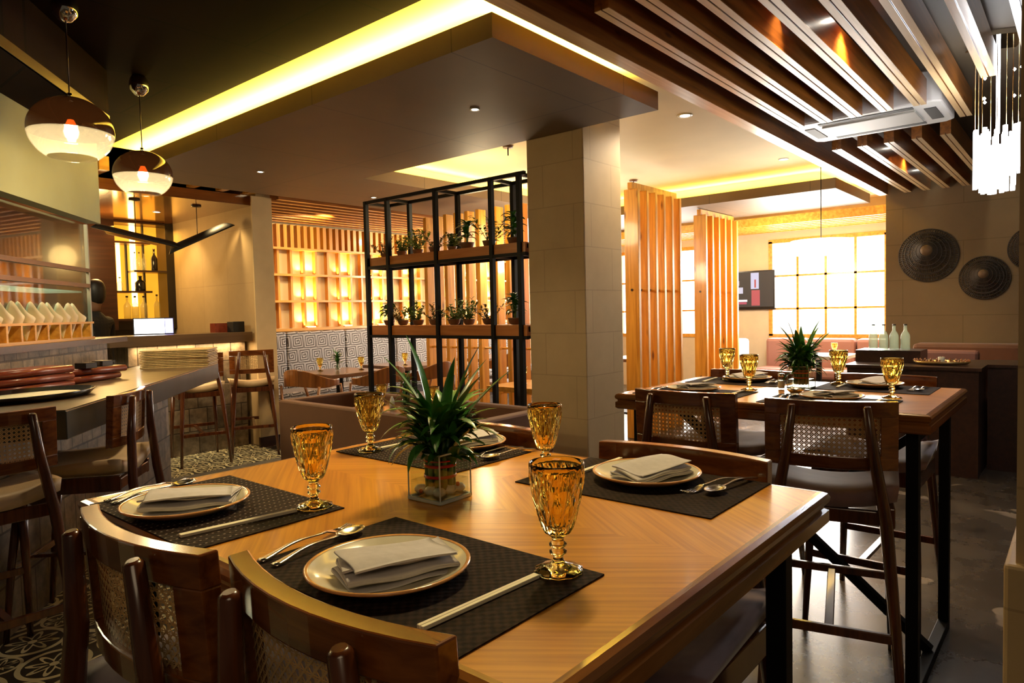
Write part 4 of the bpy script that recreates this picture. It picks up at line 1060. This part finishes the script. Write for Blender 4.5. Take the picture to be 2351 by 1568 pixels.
# glass screen with steel rails, kitchen interior behind
scr = thing('sneeze_guard', 'clear glass bar screen with brown rails behind the paper cones', 'screen', (0,0,0))
MB().prism(dg((1.01,4.59), -2.0, 1.68, .16, .166), 1.286, 2.175).build('glass_pane', m_clear, scr)
MB().prism(dg((1.01,4.59), -2.0, 1.68, .135, .158), 1.80, 1.83).prism(dg((1.01,4.59), -2.0, 1.68, .135, .158), 1.68, 1.71).build('rail', plain('bronze_rail', (.14,.085,.045), .3, metal=.6), scr)
MB().prism(dg((1.01,4.59), 1.66, 1.68, .135, .158), 1.286, 2.175).build('end_post', plain('grey_post', (.35,.33,.27), .4), scr)
MB().prism(dg((1.01,4.59), -2.0, 1.62, .18, .46), 1.640, 1.652).build('glass_shelf', thin('blue_green_glass', (.40,.75,.85), .25), scr)
struct(MB().prism(dg((1.01,4.59), -3.2, .95, 1.75, 1.85), 0, 2.93).build('wall_kitchen', plain('kitchen_wall_cream', (.72,.58,.34), .6)))
struct(MB().prism(dg((1.01,4.59), -3.2, .93, 1.70, 1.74), 1.2, 2.22).build('trim_3', plain('smoked_mirror', (.35,.27,.16), .06, metal=1)))
area('kitchen_light', (.55, 5.9, 2.9), 1.2, .8, 48, (1,.85,.55), (0,0,0))
# lit bottle shelf
LS = lambda px: 3.17+(px-248)*.00509
LZ = lambda py: 1.43+(728-py)*.00566
cb = thing('bottle_shelf', 'dark framed bottle cabinet with amber backlight behind the bar', 'cabinet', (0, 9.0, 0))
MB().box(1.6, 3.88, .19, .33, 1.30, 2.63).build('back', m_darkw, cb)
MB().box(LS(248), LS(364), .17, .188, LZ(728), 2.60).build('backlight_panel', m_amberlit, cb)
MB().box(LS(300), LS(312), .150, .168, LZ(700), 2.60).build('led_strip', m_strip, cb); MB().box(LS(268), LS(276), .150, .168, LZ(668), LZ(565)).build('led_strip', m_strip, cb)
MB().box(LS(364), 3.86, -.10, .188, 1.30, 2.63).build('side_panel', m_blackgloss, cb)
MB().box(1.6, LS(248), -.10, .188, 1.30, 2.63).build('side_panel', m_darkw, cb)
for (x0,x1,py) in ((248,364,519),(248,328,563),(288,364,624),(248,328,669),(248,364,729)): MB().box(LS(x0), LS(x1), -.10, .148, LZ(py)-.012, LZ(py)+.012).build('shelf', m_darkw, cb)
MB().box(LS(286), LS(289), .105, .148, LZ(668), LZ(565)).box(LS(326), LS(329), .105, .148, LZ(728), LZ(520)).build('divider', m_black, cb)
MB().box(2.0, 3.86, -.35, .3, 0, 1.22).build('cupboard', m_black, cb)
def bottle(mt, label, x, z, r, h_, g='bottles on the lit shelf', y=9.0, cap=None):
    t = thing('bottle', label, 'bottle', (x, y, z), 0, g)
    MB().lathe([(r*.9,0),(r,.006),(r,h_*.55),(r*.8,h_*.63),(r*.32,h_*.74),(r*.30,h_*.93)], 18).build('body', mt, t)
    MB().lathe([(r*.36,h_*.93),(r*.36,h_)], 12).build('cap', cap or m_darkw, t)
    return t
m_dkb = plain('dark_bottle', (.012,.010,.008), .15)
zz = lambda py: LZ(py)+.0125
bottle(m_dkb, 'tall dark wine bottle in the upper right cell of the lit shelf', LS(343), zz(624), .036, .28)
bottle(m_dkb, 'round dark bottle in the middle cell of the lit shelf', LS(308), zz(669), .060, .19)
bottle(m_bottle, 'small clear bottle in the left cell of the lit shelf', LS(262), zz(669), .035, .17)
for i, x in enumerate((276,294,314)): bottle(m_bottle, 'clear spirit bottle in the lowest cell of the lit shelf, %s from the left' % od[i], LS(x), zz(729), .040, .28)
bottle(m_bottle, 'slim clear bottle in the lower right cell of the lit shelf', LS(345), zz(729), .036, .30)
for i, x in enumerate((298,308,319)): bottle(m_bottle, 'clear bottle in the top middle cell of the lit shelf, %s from the left' % od[i], LS(x), zz(624), .024, .23)
area('shelf_glow', (3.45, 8.85, 2.55), .6, .1, 5, (1,.55,.1))
point('bar_glow', (2.8, 8.3, 2.2), 22, (1,.62,.22), .15)
spot('beige_wall_beam', (3.6,7.25,2.6), (3.86,7.2,1.6), 16, (1,.70,.30), 80, .9); spot('beige_wall_beam', (3.5,8.3,2.6), (3.86,8.3,1.6), 16, (1,.70,.30), 80, .9)
downlight(3.30, 8.0, 2.63, 'small bright downlight in the brown bar soffit', r=.03)
# point of sale screen, boxes on counter
t = thing('pos_screen', 'glowing white cash register screen on the back bar', 'screen', (2.98, 7.42, 1.262), math.radians(-28))
MB().box(-.19,.19,-.012,.012,.0,.175).build('casing', m_black, t); MB().box(-.18,.10,-.016,-.0125,.012,.165).build('display', m_screen, t); MB().box(.105,.18,-.016,-.0125,.012,.165).build('display_edge', m_blue, t)
t = thing('napkin_box', 'brown wooden box at the right end of the back bar', 'box', (3.59, 7.25, 1.262)); MB().box(-.07,.07,-.06,.06,0,.10).build('body', m_menu, t)
t = thing('napkin_box', 'black box at the right end of the back bar, beside the pillar', 'box', (3.70, 7.10, 1.262)); MB().box(-.06,.07,-.07,.07,0,.115).build('body', m_black, t, bev=.006)
# two wing shaped lamps
def wing(a, b_, label, cx):
    a = Vector(a); b_ = Vector(b_); d = (b_-a).normalized(); t = thing('pendant_lamp', label, 'lamp', tuple((a+b_)/2), 0, 'black wing lamps over the bar')
    m_ = (a+b_)/2; n = 14; K = 20; r = .080; q = Vector((0,1,0)); u = d.cross(q).normalized()
    if u.z < 0: u = -u
    for nm, rr, mt in (('shade', r, m_black), ('lining', r*.93, plain('gold_lining', (.85,.55,.18), .3, metal=.6))):
        vs = []; fs = []
        for j in range(K+1):
            v = j/K; c = a.lerp(b_, v)-m_
            for k in range(n+1):
                ph = PI*k/n; sh_ = (abs(v-.5)*2)**2*.07*(-1 if v < .5 else 1)*(1-2*k/n)
                vs.append(c+(u*math.sin(ph)*.8*rr-q*math.cos(ph)*rr)+d*sh_*1.4)
        for j in range(K):
            for k in range(n): f = (j*(n+1)+k, j*(n+1)+k+1, (j+1)*(n+1)+k+1, (j+1)*(n+1)+k); fs.append(f)
        o = MB().add(vs, fs, True).build(nm, mt, t)
        s_ = o.modifiers.new('thick', 'SOLIDIFY'); s_.thickness = .003
    for e_ in (-.36, .36): MB().lathe([(.001,-.012),(.012,-.008),(.014,0),(.001,.010)], 12, c=tuple(d*((b_-a).length*e_)+u*.035)).build('bulb', m_ledw, t)
    top = Vector((cx, m_.y, 2.63))-m_; bot = Vector((cx, m_.y, a.z+(b_.z-a.z)*(cx-a.x)/(b_.x-a.x)+.03))-m_
    MB().tube([bot, top], .004, 6).build('cord', m_darkw, t); MB().lathe([(.001,-.02),(.05,-.015),(.052,0)], 20, c=tuple(top)).build('canopy', m_darkw, t)
wing((2.46,7.3,2.29),(3.12,7.3,2.17), 'black wing shaped pendant in front of the lit bottles', 2.80)
wing((3.17,7.3,2.13),(3.72,7.3,2.40), 'black wing shaped pendant tilted up to the right over the bar', 3.42)
# two big copper and glass globe pendants
def globe(x, y, z, r, label):
    t = thing('globe_pendant', label, 'lamp', (x,y,z), .3, 'copper and glass globe pendants')
    def prof(rr, a0, a1, n): return [(rr*math.cos(a0+(a1-a0)*i/n), rr*math.sin(a0+(a1-a0)*i/n)*.86) for i in range(n+1)]
    o = MB().lathe(prof(r, -.10, PI/2-.06, 16)+prof(r-.004, PI/2-.06, -.10, 16), 40, caps=False).build('copper_cap', m_copper, t)
    MB().lathe(prof(r, -.96, -.10, 12)+prof(r-.004, -.10, -.96, 12), 40, caps=False).build('glass_bowl', m_globe, t)
    MB().lathe([(r*.575,-r*.715),(r*.59,-r*.70),(r*.575,-r*.695)], 40, caps=False).build('glass_rim', m_clear, t)
    MB().lathe([(.001,-.035),(.02,-.028),(.030,-.005),(.024,.025),(.013,.05),(.001,.055)], 18).build('bulb', m_bulb, t)
    MB().lathe([(.001,.05),(.018,.05),(.018,.10),(.001,.10)], 14).build('socket', m_darkw, t)
    MB().tube([(0,0,r*.86-.005),(0,0,r*.86+.02)], .010, 10).build('ferrule', m_chrome, t)
    MB().tube([(0,0,r*.86+.015),(0,0,2.93-z-.09)], .0035, 6).build('cord', m_darkw, t)
    MB().lathe([(.001,-.125),(.025,-.118),(.05,-.09),(.058,-.055),(.05,-.02),(.036,0)], 24, c=(0,0,2.93-z)).build('canopy', m_chrome, t)
    point('pendant_light', (x, y, z-.07), 10, (1,.78,.45), .03)
globe(1.13, 3.63, 2.31, .178, 'large copper and glass globe pendant at the upper left, nearer one')
globe(1.785, 4.50, 2.325, .168, 'smaller looking copper and glass globe pendant, second one over the bar')
# purple spot on the dark ceiling
spot('purple_beam', (1.5,5.3,2.3), (1.72,5.0,2.93), 90, (.25,.16,1), 50, .9)

# ------------------------------------------------------------------ barman
def person(x, y, rz):
    pts = [((0,0,.95),.15,.11),((0,0,1.12),.15,.105),((0,0,1.32),.17,.11),((0,0,1.46),.10,.08),((0,.01,1.54),.055,.055),
           ((.20,0,1.43),.07,.065),((.27,.04,1.16),.050,.050),((.24,.24,1.02),.038,.038),
           ((-.20,0,1.43),.07,.065),((-.27,.04,1.16),.050,.050),((-.24,.24,1.02),.038,.038),
           ((.10,0,.88),.10,.10),((.11,.02,.50),.068,.068),((.11,-.01,.08),.045,.05),((.12,.14,.035),.04,.035),
           ((-.10,0,.88),.10,.10),((-.11,.02,.50),.068,.068),((-.11,-.01,.08),.045,.05),((-.12,.14,.035),.04,.035)]
    ed = [(0,1),(1,2),(2,3),(3,4),(2,5),(5,6),(6,7),(2,8),(8,9),(9,10),(0,11),(11,12),(12,13),(13,14),(0,15),(15,16),(16,17),(17,18)]
    me = bpy.data.meshes.new('person'); me.from_pydata([p[0] for p in pts], ed, []); me.materials.append(m_shirt)
    o = bpy.data.objects.new('person', me); C.objects.link(o)
    o.modifiers.new('skin', 'SKIN')
    for i, p in enumerate(pts): me.skin_vertices[0].data[i].radius = (p[1], p[2])
    me.skin_vertices[0].data[0].use_root = True
    s = o.modifiers.new('sub', 'SUBSURF'); s.levels = 1; s.render_levels = 2
    o.location = (x,y,0); o.rotation_euler = (0,0,rz)
    tag(o, 'person in black clothing behind the bar, seen from behind at the left of the bottles', 'person')
    def hd(j, k, r, z, t): return r*(1+.16*max(0, math.sin(t))*(1 if j > 1 else .6))
    h = MB().lathe([(.052,1.52),(.056,1.57),(.066,1.60),(.078,1.64),(.084,1.70),(.082,1.76),(.062,1.81),(.03,1.833),(.001,1.838)], 24, fn=hd).build('head', m_skin, o)
    MB().lathe([(.046,1.60),(.068,1.62),(.084,1.665),(.091,1.72),(.088,1.77),(.074,1.815),(.052,1.842),(.025,1.857),(.001,1.861)], 24, c=(0,-.024,0), fn=hd).build('hair', m_hair, o)
    b = MB()
    for sx in (-1, 1): b.lathe([(.001,-.03),(.012,-.02),(.016,0),(.012,.02),(.001,.03)], 10, c=(sx*.084,0,1.69))
    b.build('ears', m_skin, o)
    MB().add([(-.012,.094,1.665),(.012,.094,1.665),(0,.118,1.668),(0,.094,1.71)], [(0,1,2),(0,2,3),(1,3,2),(0,3,1)]).build('nose', m_skin, o)
    b = MB()
    for s in (-1, 1):
        for k in range(5):
            a = (k-2)*.32; L = .075-.008*abs(k-2)
            if k == (0 if s > 0 else 4): p0 = Vector((s*.24-s*.03,.27,1.005)); q = p0+Vector((-s*.035,.035,-.01))
            else: p0 = Vector((s*.24+(k-2)*.018,.32,1.0)); q = p0+Vector((math.sin(a)*.02, L, -.02))
            b.tube([p0, (p0+q)/2+Vector((0,0,.006)), q],[.009,.0085,.007],7)
        b.tube([(s*.24,.24,1.015),(s*.24,.28,1.008),(s*.24,.33,1.0)],[.028,.036,.030],10)
    b.build('hands', m_skin, o)
person(2.62, 7.98, math.radians(35))

# ------------------------------------------------------------------ right side: baskets, cabinet, bottles, tray, chandelier
def hat(y, z, r, label):
    t = thing('wall_basket', label, 'wall basket', (9.14, y, z), 0, 'round woven wall baskets')
    for nm, r0, r1, x0, x1, dz in (('outer_ring', 1.0, .74, -.015, -.05, .0), ('middle_ring', .76, .48, -.05, -.09, .10), ('inner_ring', .50, .22, -.09, -.14, .17)):
        b = MB(); n = 72
        for k in range(n):
            a = 2*PI*k/n; p0 = (x0, r*r0*math.cos(a), r*r0*math.sin(a)+r*dz*.6); p1 = (x1, r*r1*math.cos(a), r*r1*math.sin(a)+r*dz)
            b.bar(p0, p1, .0075)
        for rr, xx, dd in ((r0, x0, dz*.6), ((r0+r1)/2, (x0+x1)/2, dz*.8), (r1, x1, dz)):
            b.tube([(xx, r*rr*math.cos(2*PI*k/40), r*rr*math.sin(2*PI*k/40)+r*dd) for k in range(41)], .007, 5, False)
        b.build(nm, m_hat, t)
    o = MB().lathe([(.001,.0),(.20*r,.0),(.22*r,-.03),(.001,-.035)], 28).build('hub', plain('hub_brown', (.16,.10,.05), .6), t); o.rotation_euler = (0, -PI/2, 0); o.location = (-.15, 0, r*.17)
hat(1.40, 1.955, .30, 'largest round woven basket on the beige wall, left one')
hat(.862, 1.67, .235, 'middle round woven basket on the beige wall, hanging lower')
hat(.42, 1.965, .235, 'round woven basket cut by the right edge of the picture')
cbn = thing('service_cabinet', 'dark brown service cabinet below the beige wall', 'cabinet', (6.86, 0, 0))
MB().box(0,.55,-1.2,.62,0,.86).build('body', m_darkw, cbn); MB().box(-.42,.50,.64,1.60,0,.86).build('body', m_darkw, cbn); MB().box(-.44,.52,.62,1.62,.86,.885).build('counter_top', m_darkw, cbn)
MB().box(-.02,.57,-1.22,.62,.86,.885).build('counter_top', m_darkw, cbn)
MB().box(-.05,.30,1.10,1.62,.885,.99).build('riser', m_darkw, cbn)
for i, y in enumerate((1.495,1.41,1.325,1.235)):
    t = thing('water_bottle', 'clear empty glass bottle on the dark riser, %s from the left' % od[i], 'bottle', (6.92, y, .9905), 0, 'clear bottles on the riser')
    MB().lathe([(.036,0),(.038,.006),(.038,.125),(.030,.150),(.014,.175),(.013,.222),(.0115,.222),(.012,.178),(.028,.148),(.035,.12),(.035,.010),(.001,.008)], 20, caps=False).build('glass', m_bottle, t)
    MB().lathe([(.0145,.2225),(.0145,.232),(.001,.232)], 12).build('stopper', m_darkw, t)
t = thing('gilded_tray', 'ornate gilded tray with candle on the dark cabinet', 'tray', (6.72, .93, .8855), 0)
MB().lathe([(.001,.012),(.10,.012),(.115,.02),(.120,.03),(.124,.028),(.11,.006),(.001,.0)], 32, caps=False).build('tray', plain('gilt', (.75,.50,.20), .25, metal=.9), t).scale = (.9,1.7,1)
b = MB(); rd = random.Random(2)
for i in range(26): a = 2*PI*i/26; b.lathe([(.001,-.012),(.012,0),(.001,.012)], 6, c=(.105*math.cos(a), .20*math.sin(a), .036))
b.build('beads', plain('amber_beads', (.55,.22,.08), .2, coat=.5), t)
t = thing('candle', 'short cream candle on the gilded tray', 'candle', (6.72, .93, .898)); MB().lathe([(.022,0),(.026,.004),(.026,.05),(.02,.052),(.001,.048)], 18).build('wax', plain('cream_wax', (.80,.72,.50), .5), t); MB().tube([(0,0,.048),(0,.001,.06)], .0012, 5).build('wick', m_black, t)
sf = thing('sofa', 'dark brown sofa along the beige wall behind the cabinet', 'sofa', (8.9, 0, 0)); MB().box(-.1,.2,-2.0,1.5,.0,.95).build('backrest', m_uph, sf, bev=.04); MB().box(-.7,-.1,-2.0,1.5,0,.45).build('seat', m_uph, sf, bev=.04)
t = thing('bench', 'rose brown padded bench back peeking above the dark cabinet', 'bench', (8.0, 1.15, 0)); MB().box(-.06,.06,-.36,.36,0,.93).build('padded_back', m_pinkuph, t, bev=.03)
small_plant(7.12, .30, .885, 'small dark plant on the service cabinet at the far right', .12, m_leaf, 8)
# crystal chandelier
cx, cy = 4.85, .40
chd = thing('chandelier', 'brilliant chandelier of hanging crystal rods by the right edge', 'chandelier', (cx, cy, 2.93), .4)
MB().box(-.13,.13,-.13,.13,-.03,0).build('canopy', m_chrome, chd)
rd = random.Random(11)
for i in range(34):
    a = rd.random()*2*PI; r = .125*math.sqrt(rd.random()); x, y = r*math.cos(a), r*math.sin(a); z1 = -.50-.14*rd.random(); z0 = z1-.24-.14*rd.random()
    MB().box(x-.009,x+.009,y-.009,y+.009,max(z0,-.88),z1).build('crystal_rod', m_crystal, chd)
for i in range(9):
    a = 2*PI*i/9; x, y = .11*math.cos(a), .11*math.sin(a); MB().tube([(x,y,-.03),(x,y,-.56)], .0022, 5).build('wire', plain('lit_wire', (.8,.6,.3), .2, metal=1), chd)
MB().tube([(0,0,-.03),(0,0,-.55)], .010, 8).build('stem', m_crystal, chd)
for i, (a, z) in enumerate(((.3,-.20),(.3,-.34),(2.2,-.22),(2.2,-.36),(4.2,-.20),(4.2,-.36),(5.2,-.18),(5.2,-.33))): MB().lathe([(.001,-.010),(.009,0),(.001,.010)], 8, c=(.11*math.cos(a), .11*math.sin(a), z)).build('led_bead', m_led, chd)
point('chandelier_light', (cx, cy, 2.2), 30, (.95,.96,1), .12)
# television, lamps, sofas by the window
tv = thing('television', 'wall mounted television showing a news studio beside the window', 'television', (10.97, 4.25, 1.67))
MB().box(-.03,.03,-.47,.47,-.315,.315).build('bezel', m_blackgloss, tv)
def scrp(y0, y1, z0, z1, col, e, nm, dx): MB().box(-.034-dx,-.031-dx,y0,y1,z0,z1).build(nm, emis('tv_'+nm, col, e*.32, (.01,.01,.01)), tv)
scrp(-.45,.45,-.27,.295,(.035,.028,.03),1,'screen_dark',0); scrp(-.22,-.09,.02,.28,(.75,.72,.95),1.3,'screen_window',.003); scrp(-.235,-.10,-.25,.0,(.85,.12,.14),1,'screen_red_panel',.003)
scrp(-.175,-.15,.04,.17,(.8,.1,.1),1,'screen_red_figure',.006); scrp(.04,.45,-.05,.05,(.85,.80,.95),1.2,'screen_shirt',.003); scrp(.10,.19,.08,.16,(.9,.6,.6),1,'screen_face',.003)
scrp(-.03,.42,-.185,-.15,(1,.95,.95),1.4,'screen_caption',.003); scrp(-.02,.42,-.225,-.19,(.75,.1,.18),1,'screen_ticker',.003)
b0 = thing('corner_sofa', 'leather sofa back whitened by window glare under the television', 'sofa', (9.2, 4.0, 0))
MB().box(.3,.96,-.12,.12,.0,.93).build('backrest', m_whiteuph, b0, bev=.05); MB().box(.3,.96,-.6,-.12,0,.46).build('seat', m_whiteuph, b0, bev=.05)
b0 = thing('window_bench', 'rose brown padded bench below the big window', 'bench', (10.8, 2.9, 0))
for y0 in (-1.0,-.35,.31): MB().box(-.12,.10,y0,y0+.63,.40,.91).build('backrest', m_pinkuph, b0, bev=.05)
MB().box(-.62,-.12,-1.0,.94,.34,.48).build('seat', m_pinkuph, b0, bev=.04); MB().box(-.55,.0,-1.0,.94,0,.34).build('base', m_darkw, b0)
def drum(x, y, z, r, h_, top, label):
    t = thing('drum_lamp', label, 'lamp', (x,y,z), 0, 'white drum pendants')
    MB().lathe([(r,0),(r,h_),(r-.004,h_),(r-.004,0)], 40, caps=False).build('shade', m_drum, t)
    MB().lathe([(.001,.02),(r-.006,.02),(r-.006,.024),(.001,.024)], 40, caps=False).build('diffuser', m_drum, t)
    MB().tube([(0,0,.02),(0,0,top-z)], .004, 6).build('cord', m_steel, t)
drum(6.50, 5.02, 2.14, .26, .36, 2.95, 'bright white drum pendant behind the plant shelf')
drum(7.35, 2.07, 1.93, .29, .14, 2.95, 'shallow white drum pendant in front of the big window')
point('drum_light', (5.95, 4.95, 2.0), 22, (1,.85,.6), .15); point('drum_light', (9.3, 3.2, 2.0), 45, (1,.88,.68), .2)
point('lounge_fill', (8.6, 5.4, 2.3), 40, (1,.80,.52), .2); point('lounge_fill', (5.0, 4.6, 2.4), 16, (1,.78,.45), .15)  # fill points added to brighten the ceiling, no lamps hang here
# soft fill light added in the unseen part of the restaurant behind us
area('rear_fill', (-1.2, -1.0, 2.7), 1.5, 1.5, 9, (1,.74,.46), (0, 0, 0))
